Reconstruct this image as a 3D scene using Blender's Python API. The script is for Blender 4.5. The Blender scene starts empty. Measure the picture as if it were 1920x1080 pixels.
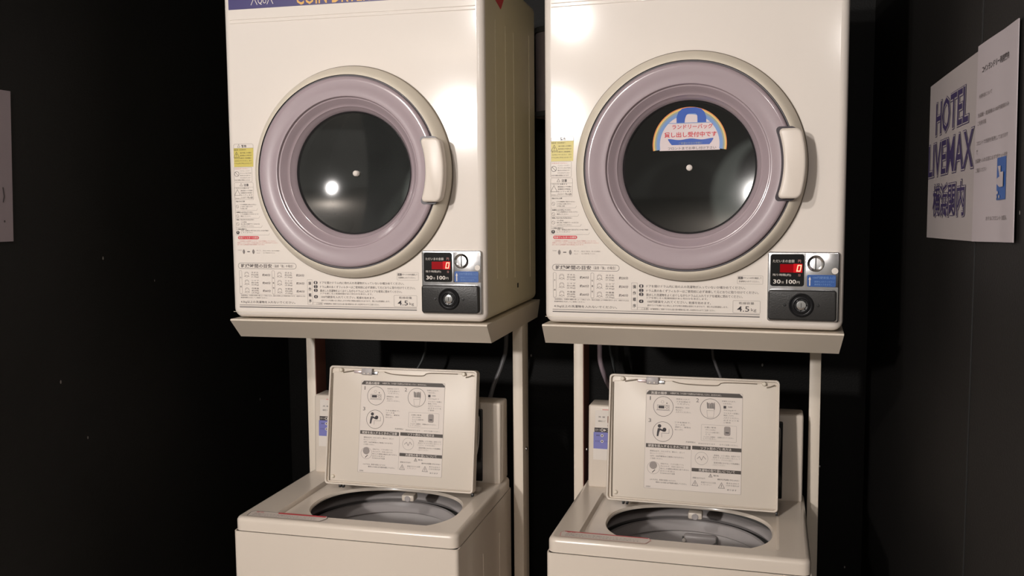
import bpy, bmesh, math, random
from mathutils import Vector, Matrix
from math import sin, cos, pi, radians, atan2, hypot, sqrt

C = bpy.context.scene.collection
SC = bpy.context.scene
G = 1.09          # metres per building unit (all dimensions below are in units)
H = 1.56          # camera height in metres

# ------------------------------------------------------------------ camera
cam_d = bpy.data.cameras.new('camera')
cam_d.sensor_width = 36.0
cam_d.lens = 1739.7 / 1920 * 36
cam_d.clip_start = 0.02
cam = bpy.data.objects.new('camera', cam_d)
C.objects.link(cam)
PIT, ROL, YAW = 0.0878373, -0.0078994, -0.2360641
fw = Vector((sin(YAW) * cos(PIT), cos(YAW) * cos(PIT), -sin(PIT)))
rt = Vector((cos(YAW), -sin(YAW), 0))
up = rt.cross(fw)
r2 = cos(ROL) * rt + sin(ROL) * up
u2 = -sin(ROL) * rt + cos(ROL) * up
cam.matrix_world = Matrix(((r2.x, u2.x, -fw.x, 0), (r2.y, u2.y, -fw.y, 0), (r2.z, u2.z, -fw.z, H), (0, 0, 0, 1)))
SC.camera = cam

# ------------------------------------------------------------------ light, exposure
SC.view_settings.view_transform = 'Standard'
SC.view_settings.look = 'None'
SC.view_settings.exposure = 0.76
SC.view_settings.gamma = 1.0
SC.view_settings.use_curve_mapping = False
world = bpy.data.worlds.new('world')
SC.world = world
world.use_nodes = True
world.node_tree.nodes['Background'].inputs[0].default_value = (1.0, 0.92, 0.82, 1)
world.node_tree.nodes['Background'].inputs[1].default_value = 0.19

def lamp(name, loc, power, size, color=(1, 0.945, 0.905)):
    d = bpy.data.lights.new(name, 'POINT')
    d.energy = power
    d.shadow_soft_size = size
    d.color = color
    o = bpy.data.objects.new(name, d)
    C.objects.link(o)
    o.location = (loc[0] * G, loc[1] * G, loc[2] * G + H)
    return o
lamp('unseen_lamp', (-0.935, -0.17, 0.75), 32, 0.05)
lamp('unseen_lamp', (-1.505, -1.615, 0.50), 160, 0.085)
lamp('unseen_lamp', (0.15, -1.20, 0.76), 16, 0.10)  # weak unseen lamp added to fill the left dryer's right side

# ------------------------------------------------------------------ materials
def mat(name, col, rough=0.5, metal=0.0, spec=0.5, coat=0.0, coat_r=0.1, emit=None, estr=0.0,
        trans=0.0, noise=0.0, nscale=20.0, bump=0.0, bscale=60.0, ior=1.45, rnoise=0.0):
    m = bpy.data.materials.new(name)
    m.use_nodes = True
    nt = m.node_tree
    b = nt.nodes['Principled BSDF']
    b.inputs['Base Color'].default_value = (*col, 1)
    b.inputs['Roughness'].default_value = rough
    b.inputs['Metallic'].default_value = metal
    b.inputs['Specular IOR Level'].default_value = spec
    b.inputs['Coat Weight'].default_value = coat
    b.inputs['Coat Roughness'].default_value = coat_r
    b.inputs['Transmission Weight'].default_value = trans
    b.inputs['IOR'].default_value = ior
    if emit:
        b.inputs['Emission Color'].default_value = (*emit, 1)
        b.inputs['Emission Strength'].default_value = estr
    tc = nt.nodes.new('ShaderNodeTexCoord')
    if noise > 0 or rnoise > 0:
        n = nt.nodes.new('ShaderNodeTexNoise')
        n.inputs['Scale'].default_value = nscale
        n.inputs['Detail'].default_value = 5
        nt.links.new(tc.outputs['Object'], n.inputs['Vector'])
        if noise > 0:
            mx = nt.nodes.new('ShaderNodeMix'); mx.data_type = 'RGBA'
            mx.inputs[6].default_value = (*[c * (1 - noise) for c in col], 1)
            mx.inputs[7].default_value = (*[min(1, c * (1 + noise)) for c in col], 1)
            nt.links.new(n.outputs['Fac'], mx.inputs[0])
            nt.links.new(mx.outputs[2], b.inputs['Base Color'])
        if rnoise > 0:
            mr = nt.nodes.new('ShaderNodeMapRange')
            mr.inputs[3].default_value = max(0, rough - rnoise); mr.inputs[4].default_value = rough + rnoise
            nt.links.new(n.outputs['Fac'], mr.inputs[0])
            nt.links.new(mr.outputs[0], b.inputs['Roughness'])
    if bump > 0:
        n2 = nt.nodes.new('ShaderNodeTexNoise')
        n2.inputs['Scale'].default_value = bscale
        n2.inputs['Detail'].default_value = 3
        nt.links.new(tc.outputs['Object'], n2.inputs['Vector'])
        bp = nt.nodes.new('ShaderNodeBump')
        bp.inputs['Strength'].default_value = bump
        bp.inputs['Distance'].default_value = 0.002
        nt.links.new(n2.outputs['Fac'], bp.inputs['Height'])
        nt.links.new(bp.outputs['Normal'], b.inputs['Normal'])
    return m

def wall_mat(name, col):
    """black wallpaper: fine grain, sparse pale scuffs"""
    m = mat(name, col, rough=0.62, spec=0.25, noise=0.25, nscale=6, bump=0.35, bscale=220)
    nt = m.node_tree; b = nt.nodes['Principled BSDF']
    tc = nt.nodes.new('ShaderNodeTexCoord')
    mp = nt.nodes.new('ShaderNodeMapping'); mp.inputs['Scale'].default_value = (9, 9, 5)
    v = nt.nodes.new('ShaderNodeTexVoronoi'); v.inputs['Scale'].default_value = 1.0
    nt.links.new(tc.outputs['Object'], mp.inputs['Vector']); nt.links.new(mp.outputs['Vector'], v.inputs['Vector'])
    lt = nt.nodes.new('ShaderNodeMath'); lt.operation = 'LESS_THAN'; lt.inputs[1].default_value = 0.022
    nt.links.new(v.outputs['Distance'], lt.inputs[0])
    mx = nt.nodes.new('ShaderNodeMix'); mx.data_type = 'RGBA'
    old = b.inputs['Base Color'].links[0].from_socket
    nt.links.new(old, mx.inputs[6]); mx.inputs[7].default_value = (0.28, 0.26, 0.24, 1)
    nt.links.new(lt.outputs[0], mx.inputs[0]); nt.links.new(mx.outputs[2], b.inputs['Base Color'])
    return m

M = dict(
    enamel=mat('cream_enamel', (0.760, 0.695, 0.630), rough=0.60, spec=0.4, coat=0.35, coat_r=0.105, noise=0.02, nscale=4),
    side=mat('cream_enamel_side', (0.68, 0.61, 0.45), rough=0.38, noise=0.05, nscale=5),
    flange=mat('cream_plastic', (0.70, 0.63, 0.52), rough=0.36, noise=0.03, nscale=5),
    handle=mat('cream_handle_plastic', (0.74, 0.66, 0.58), rough=0.34),
    stand=mat('cream_stand_paint', (0.74, 0.655, 0.55), rough=0.40, noise=0.05, nscale=8),
    washer=mat('cream_washer_enamel', (0.69, 0.61, 0.525), rough=0.28, coat=0.3, coat_r=0.12, noise=0.03, nscale=5),
    lid=mat('cream_lid_plastic', (0.69, 0.615, 0.53), rough=0.38, noise=0.02, nscale=5),
    mauve=mat('mauve_plastic', (0.375, 0.300, 0.322), rough=0.20, coat=0.6, coat_r=0.06),
    gap=mat('dark_seam', (0.028, 0.018, 0.026), rough=0.35),
    seam=mat('brown_seam', (0.20, 0.165, 0.125), rough=0.6),
    drum=mat('drum_steel', (0.085, 0.09, 0.088), rough=0.42, metal=0.5, noise=0.2, nscale=14),
    rubber=mat('black_rubber', (0.012, 0.012, 0.013), rough=0.35),
    chrome=mat('brushed_steel', (0.62, 0.62, 0.63), rough=0.24, metal=1.0, rnoise=0.08, nscale=60),
    steel=mat('polished_steel', (0.70, 0.70, 0.70), rough=0.14, metal=1.0),
    darkpl=mat('charcoal_plastic', (0.026, 0.025, 0.024), rough=0.38, bump=0.15, bscale=300),
    black=mat('gloss_black', (0.006, 0.006, 0.006), rough=0.15),
    ink=mat('black_ink', (0.05, 0.042, 0.045), rough=0.6),
    grey=mat('grey_ink', (0.13, 0.11, 0.105), rough=0.6),
    lgrey=mat('pale_grey_ink', (0.31, 0.27, 0.25), rough=0.6),
    bar=mat('brown_black_ink', (0.058, 0.046, 0.038), rough=0.5),
    paperwhite=mat('white_print', (0.74, 0.68, 0.62), rough=0.55),
    labelbg=mat('pale_label_film', (0.715, 0.64, 0.58), rough=0.45),
    yellow=mat('yellow_label', (0.60, 0.50, 0.11), rough=0.4),
    red=mat('red_ink', (0.62, 0.055, 0.07), rough=0.5),
    pink=mat('pink_ink', (0.66, 0.30, 0.28), rough=0.6),
    navy=mat('navy_film', (0.060, 0.050, 0.165), rough=0.35),
    gold=mat('gold_print', (0.72, 0.40, 0.10), rough=0.4),
    blue=mat('blue_label', (0.025, 0.095, 0.33), rough=0.4),
    skyblue=mat('light_blue_print', (0.17, 0.30, 0.58), rough=0.5),
    bagblue=mat('bag_blue_print', (0.018, 0.085, 0.42), rough=0.45),
    lilac=mat('lilac_panel_film', (0.20, 0.205, 0.50), rough=0.4),
    orange=mat('orange_print', (0.72, 0.25, 0.08), rough=0.5),
    yel2=mat('yellow_print', (0.75, 0.55, 0.16), rough=0.5),
    olive=mat('grey_green_print', (0.30, 0.34, 0.30), rough=0.5),
    sticker=mat('white_sticker', (0.70, 0.60, 0.60), rough=0.5),
    redglow=mat('red_display', (0.03, 0.0, 0.0), rough=0.3, spec=0.1, emit=(1.0, 0.0, 0.012), estr=0.16),
    redglow2=mat('red_display_bright', (0.03, 0.0, 0.0), rough=0.3, spec=0.1, emit=(1.0, 0.012, 0.02), estr=0.36),
    digit=mat('display_digit', (0.1, 0.0, 0.0), rough=0.3, emit=(1.0, 0.50, 0.30), estr=0.9),
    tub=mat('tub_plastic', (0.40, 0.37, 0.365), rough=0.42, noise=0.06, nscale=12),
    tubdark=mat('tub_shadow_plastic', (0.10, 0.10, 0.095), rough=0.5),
    basket=mat('basket_steel', (0.52, 0.49, 0.48), rough=0.40, metal=0.25),
    paper=mat('paper', (0.36, 0.32, 0.315), rough=0.8, noise=0.04, nscale=6),
    paper2=mat('paper_bright', (0.42, 0.37, 0.385), rough=0.8, noise=0.03, nscale=6),
    paper3=mat('paper_mauve', (0.30, 0.25, 0.27), rough=0.8, noise=0.04, nscale=6),
    postblue=mat('indigo_letter_ink', (0.035, 0.022, 0.085), rough=0.7),
    cable=mat('grey_cable', (0.16, 0.155, 0.16), rough=0.45),
    cable2=mat('mauve_cable', (0.32, 0.25, 0.28), rough=0.45),
    cable3=mat('dark_cable', (0.045, 0.05, 0.05), rough=0.5),
    duct=mat('duct_foil', (0.62, 0.52, 0.52), rough=0.30, metal=0.3, noise=0.2, nscale=20),
    hole=mat('dark_hole', (0.01, 0.01, 0.01), rough=0.7),
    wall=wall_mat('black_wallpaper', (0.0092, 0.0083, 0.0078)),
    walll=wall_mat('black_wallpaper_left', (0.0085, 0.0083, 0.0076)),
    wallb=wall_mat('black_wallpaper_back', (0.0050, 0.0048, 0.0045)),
    floor=mat('brown_floor', (0.15, 0.125, 0.105), rough=0.7, noise=0.3, nscale=30),
    ceil=mat('grey_ceiling', (0.30, 0.27, 0.24), rough=0.9),
    redbrown=mat('red_brown', (0.24, 0.10, 0.075), rough=0.6),
)

def glass_mat(name, haze):
    m = bpy.data.materials.new(name); m.use_nodes = True
    nt = m.node_tree; nt.nodes.clear()
    out = nt.nodes.new('ShaderNodeOutputMaterial')
    mix = nt.nodes.new('ShaderNodeMixShader')
    tr = nt.nodes.new('ShaderNodeBsdfTransparent'); tr.inputs[0].default_value = (0.62, 0.65, 0.63, 1)
    gl = nt.nodes.new('ShaderNodeBsdfGlossy'); gl.inputs['Roughness'].default_value = 0.07
    gl.inputs[0].default_value = (1, 1, 1, 1)
    fr = nt.nodes.new('ShaderNodeFresnel'); fr.inputs[0].default_value = 1.55
    nt.links.new(fr.outputs[0], mix.inputs[0]); nt.links.new(tr.outputs[0], mix.inputs[1]); nt.links.new(gl.outputs[0], mix.inputs[2])
    df = nt.nodes.new('ShaderNodeBsdfDiffuse'); df.inputs[0].default_value = (0.75, 0.80, 0.77, 1)
    mx2 = nt.nodes.new('ShaderNodeMixShader')
    tc = nt.nodes.new('ShaderNodeTexCoord'); nz = nt.nodes.new('ShaderNodeTexNoise'); nz.inputs['Scale'].default_value = 9
    mr = nt.nodes.new('ShaderNodeMapRange'); mr.inputs[3].default_value = haze * 0.5; mr.inputs[4].default_value = haze * 1.5
    nt.links.new(tc.outputs['Object'], nz.inputs['Vector']); nt.links.new(nz.outputs['Fac'], mr.inputs[0]); nt.links.new(mr.outputs[0], mx2.inputs[0])
    nt.links.new(mix.outputs[0], mx2.inputs[1]); nt.links.new(df.outputs[0], mx2.inputs[2])
    nt.links.new(mx2.outputs[0], out.inputs[0])
    return m
M['glass'] = glass_mat('hazed_door_glass', 0.026)  # diffuse haze stands in for the brighter light in the left window
M['glass2'] = glass_mat('clear_door_glass', 0.002)

# ------------------------------------------------------------------ mesh builder
_tc = {}
def text_geo(s, bold=0.0):
    k = (s, bold)
    if k not in _tc:
        cu = bpy.data.curves.new('t', 'FONT'); cu.body = s; cu.size = 1; cu.resolution_u = 2; cu.offset = bold
        o = bpy.data.objects.new('t', cu); C.objects.link(o)
        dg = bpy.context.evaluated_depsgraph_get()
        me = o.evaluated_get(dg).to_mesh()
        vs = [(v.co.x, v.co.y) for v in me.vertices]; fs = [tuple(p.vertices) for p in me.polygons]
        o.evaluated_get(dg).to_mesh_clear()
        bpy.data.objects.remove(o); bpy.data.curves.remove(cu)
        _tc[k] = (vs, fs)
    return _tc[k]

class MB:
    """collects geometry (units) and links it as ONE mesh object"""
    def __init__(s, fn=None):
        s.v = []; s.f = []; s.mi = []; s.sm = []; s.mats = []; s.fn = fn
    def m(s, name):
        if name not in s.mats: s.mats.append(name)
        return s.mats.index(name)
    def add(s, vs, fs, m, smooth=False):
        b = len(s.v); s.v += [tuple(v) for v in vs]; k = s.m(m)
        for f in fs:
            s.f.append(tuple(i + b for i in f)); s.mi.append(k); s.sm.append(smooth)
    def bm(s, bm, m, smooth=True):
        bm.verts.index_update()
        s.add([v.co[:] for v in bm.verts], [[v.index for v in f.verts] for f in bm.faces], m, smooth)
        bm.free()
    def box(s, x0, x1, y0, y1, z0, z1, m, bev=0.0, seg=2):
        bm = bmesh.new()
        bmesh.ops.create_cube(bm, size=1)
        for v in bm.verts:
            v.co = Vector(((x0 + x1) / 2 + v.co.x * (x1 - x0), (y0 + y1) / 2 + v.co.y * (y1 - y0), (z0 + z1) / 2 + v.co.z * (z1 - z0)))
        if bev > 0:
            bmesh.ops.bevel(bm, geom=bm.edges[:], offset=bev, segments=seg, affect='EDGES', profile=0.5)
        s.bm(bm, m, bev > 0)
    def lathe(s, cx, cz, prof, m, n=96, a0=0, a1=2 * pi, smooth=True):
        """around the y axis; prof = [(r, y)]"""
        full = abs(a1 - a0 - 2 * pi) < 1e-6
        k = n if full else n + 1
        vs = []; fs = []
        for r, y in prof:
            for i in range(k):
                a = a0 + (a1 - a0) * i / n
                vs.append((cx + r * cos(a), y, cz + r * sin(a)))
        for j in range(len(prof) - 1):
            for i in range(n):
                i2 = (i + 1) % k
                fs.append((j * k + i, j * k + i2, (j + 1) * k + i2, (j + 1) * k + i))
        s.add(vs, fs, m, smooth)
    def lathez(s, cx, cy, prof, m, n=96, sy=1.0, smooth=True):
        """around the vertical axis; prof = [(r, z)]"""
        vs = []; fs = []
        for r, z in prof:
            for i in range(n):
                a = 2 * pi * i / n
                vs.append((cx + r * cos(a), cy + r * sy * sin(a), z))
        for j in range(len(prof) - 1):
            for i in range(n):
                i2 = (i + 1) % n
                fs.append((j * n + i, j * n + i2, (j + 1) * n + i2, (j + 1) * n + i))
        s.add(vs, fs, m, smooth)
    def tube(s, pts, r, m, n=10):
        P = [Vector(p) for p in pts]
        Q = []
        for i in range(len(P) - 1):
            p0 = P[max(i - 1, 0)]; p1 = P[i]; p2 = P[i + 1]; p3 = P[min(i + 2, len(P) - 1)]
            for k in range(8):
                t = k / 8
                Q.append(0.5 * ((2 * p1) + (-p0 + p2) * t + (2 * p0 - 5 * p1 + 4 * p2 - p3) * t * t + (-p0 + 3 * p1 - 3 * p2 + p3) * t ** 3))
        Q.append(P[-1])
        vs = []; fs = []
        ref = Vector((0.13, 0.98, 0.2))
        for i, q in enumerate(Q):
            t = (Q[min(i + 1, len(Q) - 1)] - Q[max(i - 1, 0)]).normalized()
            a = t.cross(ref).normalized(); b = t.cross(a)
            for j in range(n):
                an = 2 * pi * j / n
                vs.append(q + a * (r * cos(an)) + b * (r * sin(an)))
        for i in range(len(Q) - 1):
            for j in range(n):
                fs.append((i * n + j, i * n + (j + 1) % n, (i + 1) * n + (j + 1) % n, (i + 1) * n + j))
        fs.append(tuple(range(n))); fs.append(tuple(range((len(Q) - 1) * n, len(Q) * n)))
        s.add(vs, fs, m, True)
    def plate(s, loop, y0, y1, m, bev=0.0, smooth=False):
        """extruded outline in the x-z plane from y0 (front) to y1 (back), front rim softened by bev"""
        n = len(loop)
        cx = sum(p[0] for p in loop) / n; cz = sum(p[1] for p in loop) / n
        def ins(d):
            out = []
            for i in range(n):
                a = Vector(loop[i - 1]); b = Vector(loop[i]); c = Vector(loop[(i + 1) % n])
                e1 = (b - a); e2 = (c - b)
                if e1.length < 1e-9: e1 = e2
                if e2.length < 1e-9: e2 = e1
                n1 = Vector((-e1.y, e1.x)).normalized(); n2 = Vector((-e2.y, e2.x)).normalized()
                nn = (n1 + n2)
                nn = nn.normalized() if nn.length > 1e-6 else n1
                out.append((b.x + nn.x * d, b.y + nn.y * d))
            return out
        area = sum(loop[i - 1][0] * loop[i][1] - loop[i][0] * loop[i - 1][1] for i in range(n))
        sg = 1 if area > 0 else -1
        lv = [(loop, y1)]
        if bev > 0:
            for k in range(0, 4):
                a = k / 3 * pi / 2
                lv.append((ins(sg * bev * (1 - cos(a))), y0 + bev * (1 - sin(a))))
        else:
            lv.append((loop, y0))
        vs = []; fs = []
        for L, y in lv: vs += [(p[0], y, p[1]) for p in L]
        for j in range(len(lv) - 1):
            for i in range(n):
                fs.append((j * n + i, j * n + (i + 1) % n, (j + 1) * n + (i + 1) % n, (j + 1) * n + i))
        s.add(vs, fs, m, bev > 0 or smooth)
        k = (len(lv) - 1) * n
        s.add(vs[k:], [tuple(range(n))], m, False)
    # flat printing helpers, all on a plane y = const facing -y
    def rect(s, x0, x1, z0, z1, y, m):
        s.add([(x0, y, z0), (x1, y, z0), (x1, y, z1), (x0, y, z1)], [(0, 1, 2, 3)], m)
    def poly(s, pts, y, m):
        s.add([(p[0], y, p[1]) for p in pts], [tuple(range(len(pts)))], m)
    def line(s, p, q, w, y, m):
        d = Vector((q[0] - p[0], q[1] - p[1])); nn = Vector((-d.y, d.x)).normalized() * w / 2
        s.poly([(p[0] - nn.x, p[1] - nn.y), (q[0] - nn.x, q[1] - nn.y), (q[0] + nn.x, q[1] + nn.y), (p[0] + nn.x, p[1] + nn.y)], y, m)
    def pline(s, pts, w, y, m, closed=False):
        """outline of even width with mitred joints"""
        n = len(pts); A = []; B = []
        for i in range(n):
            b = Vector(pts[i])
            a = Vector(pts[i - 1]) if (closed or i > 0) else None
            c = Vector(pts[(i + 1) % n]) if (closed or i < n - 1) else None
            ds = []
            if a is not None and (b - a).length > 1e-9: ds.append((b - a).normalized())
            if c is not None and (c - b).length > 1e-9: ds.append((c - b).normalized())
            t = sum(ds, Vector((0, 0))); t = t.normalized() if t.length > 1e-6 else ds[0]
            nn = Vector((-t.y, t.x)) * w / 2
            if len(ds) == 2:
                k = max(0.5, ds[0].dot(t)); nn = nn / k
            A.append((b.x + nn.x, y, b.y + nn.y)); B.append((b.x - nn.x, y, b.y - nn.y))
        m_ = n if closed else n - 1
        s.add(A + B, [(i, (i + 1) % n, n + (i + 1) % n, n + i) for i in range(m_)], m)
    def ring(s, cx, cz, r0, r1, y, m, n=40, a0=0, a1=2 * pi):
        vs = []; fs = []
        for i in range(n + 1):
            a = a0 + (a1 - a0) * i / n
            vs += [(cx + r0 * cos(a), y, cz + r0 * sin(a)), (cx + r1 * cos(a), y, cz + r1 * sin(a))]
        for i in range(n): fs.append((2 * i, 2 * i + 1, 2 * i + 3, 2 * i + 2))
        s.add(vs, fs, m)
    def disc(s, cx, cz, r, y, m, n=32, sx=1.0):
        s.poly([(cx + r * sx * cos(2 * pi * i / n), cz + r * sin(2 * pi * i / n)) for i in range(n)], y, m)
    def text(s, t, x0, x1, zc, h, y, m, bold=0.0, slope=0.0, shear=0.0):
        """t stretched to run from x0 to x1, h tall, centred on zc"""
        vs, fs = text_geo(t, bold)
        if not vs: return
        ax = min(v[0] for v in vs); bx = max(v[0] for v in vs); az = min(v[1] for v in vs); bz = max(v[1] for v in vs)
        sx = (x1 - x0) / max(bx - ax, 1e-6); sz = h / max(bz - az, 1e-6)
        out = []
        for v in vs:
            X = x0 + (v[0] - ax) * sx; Z = zc - h / 2 + (v[1] - az) * sz
            out.append((X + shear * (Z - zc), y, Z + slope * (X - x0)))
        s.add(out, fs, m)
    def build(s, name, parent=None, loc=None, rotz=0.0, ang=35, merge=True):
        vs = s.v
        if s.fn: vs = [s.fn(*v) for v in vs]
        me = bpy.data.meshes.new(name)
        me.from_pydata([(v[0] * G, v[1] * G, v[2] * G) for v in vs], [], s.f)
        for k in s.mats: me.materials.append(M[k])
        me.polygons.foreach_set('material_index', s.mi)
        me.polygons.foreach_set('use_smooth', s.sm)
        if merge:
            bm = bmesh.new(); bm.from_mesh(me)
            bmesh.ops.remove_doubles(bm, verts=bm.verts, dist=1e-5)
            bmesh.ops.recalc_face_normals(bm, faces=bm.faces)
            bm.to_mesh(me); bm.free()
        me.update()
        try: me.set_sharp_from_angle(angle=radians(ang))
        except Exception: pass
        o = bpy.data.objects.new(name, me); C.objects.link(o)
        if parent: o.parent = parent
        if loc is not None: o.location = (loc[0] * G, loc[1] * G, loc[2] * G + (0 if parent else H))
        if rotz: o.rotation_euler = (0, 0, rotz)
        return o

def rrect(x0, x1, z0, z1, r, n=5):
    if not isinstance(r, (tuple, list)): r = (r, r, r, r)   # bl, br, tr, tl
    out = []
    for (cx, cz, a, rr) in ((x0 + r[0], z0 + r[0], pi, r[0]), (x1 - r[1], z0 + r[1], 1.5 * pi, r[1]), (x1 - r[2], z1 - r[2], 0, r[2]), (x0 + r[3], z1 - r[3], 0.5 * pi, r[3])):
        if rr <= 0: out.append((cx, cz)); continue
        for i in range(n + 1): out.append((cx + rr * cos(a + i / n * pi / 2), cz + rr * sin(a + i / n * pi / 2)))
    return out

def thing(name, label, cat, loc, rotz=0.0, group=None):
    o = bpy.data.objects.new(name, None); C.objects.link(o)
    o.empty_display_size = 0.05
    o.location = (loc[0] * G, loc[1] * G, loc[2] * G + H); o.rotation_euler = (0, 0, rotz)
    o['label'] = label; o['category'] = cat
    if group: o['group'] = group
    return o
def tag(o, label, cat, group=None):
    o['label'] = label; o['category'] = cat
    if group: o['group'] = group
    return o
def struct(o):
    o['kind'] = 'structure'; return o
def copy_tree(o, parent=None):
    c = o.copy(); C.objects.link(c)
    if parent: c.parent = parent
    for ch in list(o.children): copy_tree(ch, c)
    return c

# ------------------------------------------------------------------ the room
FZ = -H / G            # floor height in units
CZ = 0.86              # ceiling
def slab(name, x0, x1, y0, y1, z0, z1, m, rotz=0.0):
    b = MB(); cx, cy = (x0 + x1) / 2, (y0 + y1) / 2
    b.box(x0 - cx, x1 - cx, y0 - cy, y1 - cy, z0, z1, m)
    return struct(b.build(name, loc=(cx, cy, 0), rotz=rotz))
slab('floor', -4.0, 2.5, -4.0, 2.75, FZ - 0.08, FZ, 'floor')
slab('ceiling', -4.0, 2.5, -4.0, 2.75, CZ, CZ + 0.08, 'ceil')
slab('wall_back', -1.26, 0.40, 2.45, 2.55, FZ, CZ, 'wallb')
slab('wall_left', -1.36, -1.26, 0.75, 2.55, FZ, CZ, 'walll')
b = MB(); b.box(0, 0.10, -0.75, 0.75, FZ, CZ, 'wall')
WR_YAW = 0.0145
WRX = 0.3607
struct(b.build('wall_right', loc=(WRX - sin(WR_YAW) * 1.75, 1.75, 0), rotz=WR_YAW))
# seam strips of the wallpaper
b = MB(); b.box(-0.0012, 0.0, -0.002, 0.002, FZ, CZ, 'hole'); struct(b.build('trim_1', loc=(WRX - sin(WR_YAW) * 1.468, 1.468, 0)))

# ------------------------------------------------------------------ coin dryer
DW, DH, DD = 0.55, 0.70, 0.46
DC = (0.2755, 0.2953)          # door centre

def glass_d(r, dep=0.015):    # depth of the bowl-shaped glass at radius r
    t = min(r / 0.120, 1.0)
    return 0.008 + dep * (1 - t * t)

def make_dryer(label, loc, rotz):
    T = thing('coin_dryer', label, 'dryer', loc, rotz, 'coin dryers on the stands')
    # cabinet: rounded front with a round opening, embossed groove near the top
    b = MB()
    R = 0.014; seg = 6
    loops = []
    for k in range(seg + 1):
        a = k / seg * pi / 2
        ins = R * (1 - cos(a)); y = R * (1 - sin(a))
        loops.append((ins, y))
    nper = 0; vs = []
    def outline(ins, rr=0.018, n=8, sub=24):
        pts = rrect(ins, DW - ins, ins, DH - ins, max(rr - ins * 0.5, 0.004), n)
        out = []
        for i, p in enumerate(pts):
            q = pts[(i + 1) % len(pts)]
            L = hypot(q[0] - p[0], q[1] - p[1])
            k = sub if L > 0.2 else 1
            for j in range(k): out.append((p[0] + (q[0] - p[0]) * j / k, p[1] + (q[1] - p[1]) * j / k))
        return out
    base = outline(0)
    N = len(base)
    rows = [[(p[0], DD, p[1]) for p in outline(0)]]
    for ins, y in loops: rows.append([(p[0], y, p[1]) for p in outline(ins)])
    inner = outline(R)
    rows.append([(p[0] + (DC[0] - p[0]) * 0.004, 0.0, p[1] + (DC[1] - p[1]) * 0.004) for p in inner])
    rows.append([(DC[0] + 0.137 * cos(atan2(p[1] - DC[1], p[0] - DC[0])), 0.0, DC[1] + 0.137 * sin(atan2(p[1] - DC[1], p[0] - DC[0]))) for p in inner])
    rows.append([(DC[0] + 0.135 * cos(atan2(p[1] - DC[1], p[0] - DC[0])), 0.0, DC[1] + 0.135 * sin(atan2(p[1] - DC[1], p[0] - DC[0]))) for p in inner])
    allv = [v for r in rows for v in r]
    fs = []; side = []; flat = []
    for j in range(len(rows) - 1):
        for i in range(N):
            f = (j * N + i, j * N + (i + 1) % N, (j + 1) * N + (i + 1) % N, (j + 1) * N + i)
            (side if j == 0 else (flat if j == len(rows) - 2 else fs)).append(f)
    b.add(allv, fs, 'enamel', True)
    b.add(allv[-2 * N:], [tuple(i - (len(rows) - 2) * N for i in f) for f in flat], 'enamel', False)
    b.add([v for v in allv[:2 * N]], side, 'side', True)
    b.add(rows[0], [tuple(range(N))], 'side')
    # long embossed groove across the top of the front
    for zc in (0.6085, 0.6015):
        b.box(0.016, 0.534, -0.0011, 0.002, zc - 0.0010, zc + 0.0010, 'enamel', 0.0008)
    # crease above the bottom rim
    b.box(0.002, 0.41, -0.0003, 0.001, 0.0115, 0.0122, 'flange')
    # embossed stiffening ribs and a screw hole on the right side
    for d0, za, zb in ((0.088, 0.08, 0.598), (0.172, 0.075, 0.60), (0.245, 0.07, 0.60), (0.40, 0.06, 0.62)):
        b.box(DW - 0.001, DW + 0.0012, d0 - 0.0013, d0 + 0.0013, za, zb, 'side', 0.0009)
    b.box(DW - 0.001, DW + 0.0008, 0.266, 0.275, 0.046, 0.056, 'hole')
    cab = b.build('cabinet', T)
    # drum
    b = MB()
    b.lathe(*DC, [(0.135, -0.002), (0.135, 0.012), (0.128, 0.016), (0.128, 0.05), (0.235, 0.07), (0.235, 0.40), (0.10, 0.41), (0.0, 0.412)], 'drum')
    for k in range(3):
        a = radians(210 + 120 * k)
        p = Vector((DC[0] + 0.215 * cos(a), 0.24, DC[1] + 0.215 * sin(a)))
        pts = []
        b.lathe(p.x, p.z, [(0.0, 0.09), (0.022, 0.095), (0.022, 0.385), (0.0, 0.39)], 'drum', 16)
    b.build('drum', T)
    # name plate
    b = MB()
    b.rect(0.0139, 0.536, 0.6285, 0.680, -0.0006, 'navy')
    b.box(0.0139, 0.536, -0.0005, 0.001, 0.6285, 0.680, 'navy')
    y = -0.0009
    b.pline([(0.0645, 0.6352), (0.0715, 0.6490), (0.0785, 0.6352)], 0.0014, y, 'paperwhite')
    b.text('QU', 0.080, 0.0985, 0.6420, 0.0142, y, 'paperwhite')
    b.pline([(0.1000, 0.6352), (0.1065, 0.6490), (0.1135, 0.6352)], 0.0014, y, 'paperwhite')
    b.text('COIN DRYER', 0.164, 0.322, 0.6450, 0.030, y - 0.0002, 'gold', 0.012)
    b.text('1000', 0.338, 0.40, 0.6455, 0.026, y - 0.0002, 'gold', 0.008)
    b.build('nameplate', T, merge=False)
    # warning print column on the left
    y = -0.0004
    b = MB()
    W_, K_, G_ = 0.00045, 'ink', 'grey'
    tri = lambda cx, cz, r: [(cx - r, cz - r * 0.8), (cx + r, cz - r * 0.8), (cx, cz + r)]
    b.pline(rrect(0.0148, 0.0592, 0.3500, 0.3586, (0, 0, 0.004, 0.004)), 0.0005, y, 'lgrey', True)
    b.pline(tri(0.0265, 0.3545, 0.003), 0.0005, y, K_, True)
    b.text('警告', 0.0325, 0.0440, 0.3540, 0.0052, y, K_, 0.02)
    b.poly([(0.0146, 0.3119), (0.0580, 0.3119), (0.0594, 0.3500), (0.0146, 0.3500)], y, 'yellow')
    y2 = y - 0.0002
    b.text('高温注意・火災の恐れあり', 0.0155, 0.0430, 0.3468, 0.0030, y2, K_)
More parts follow.
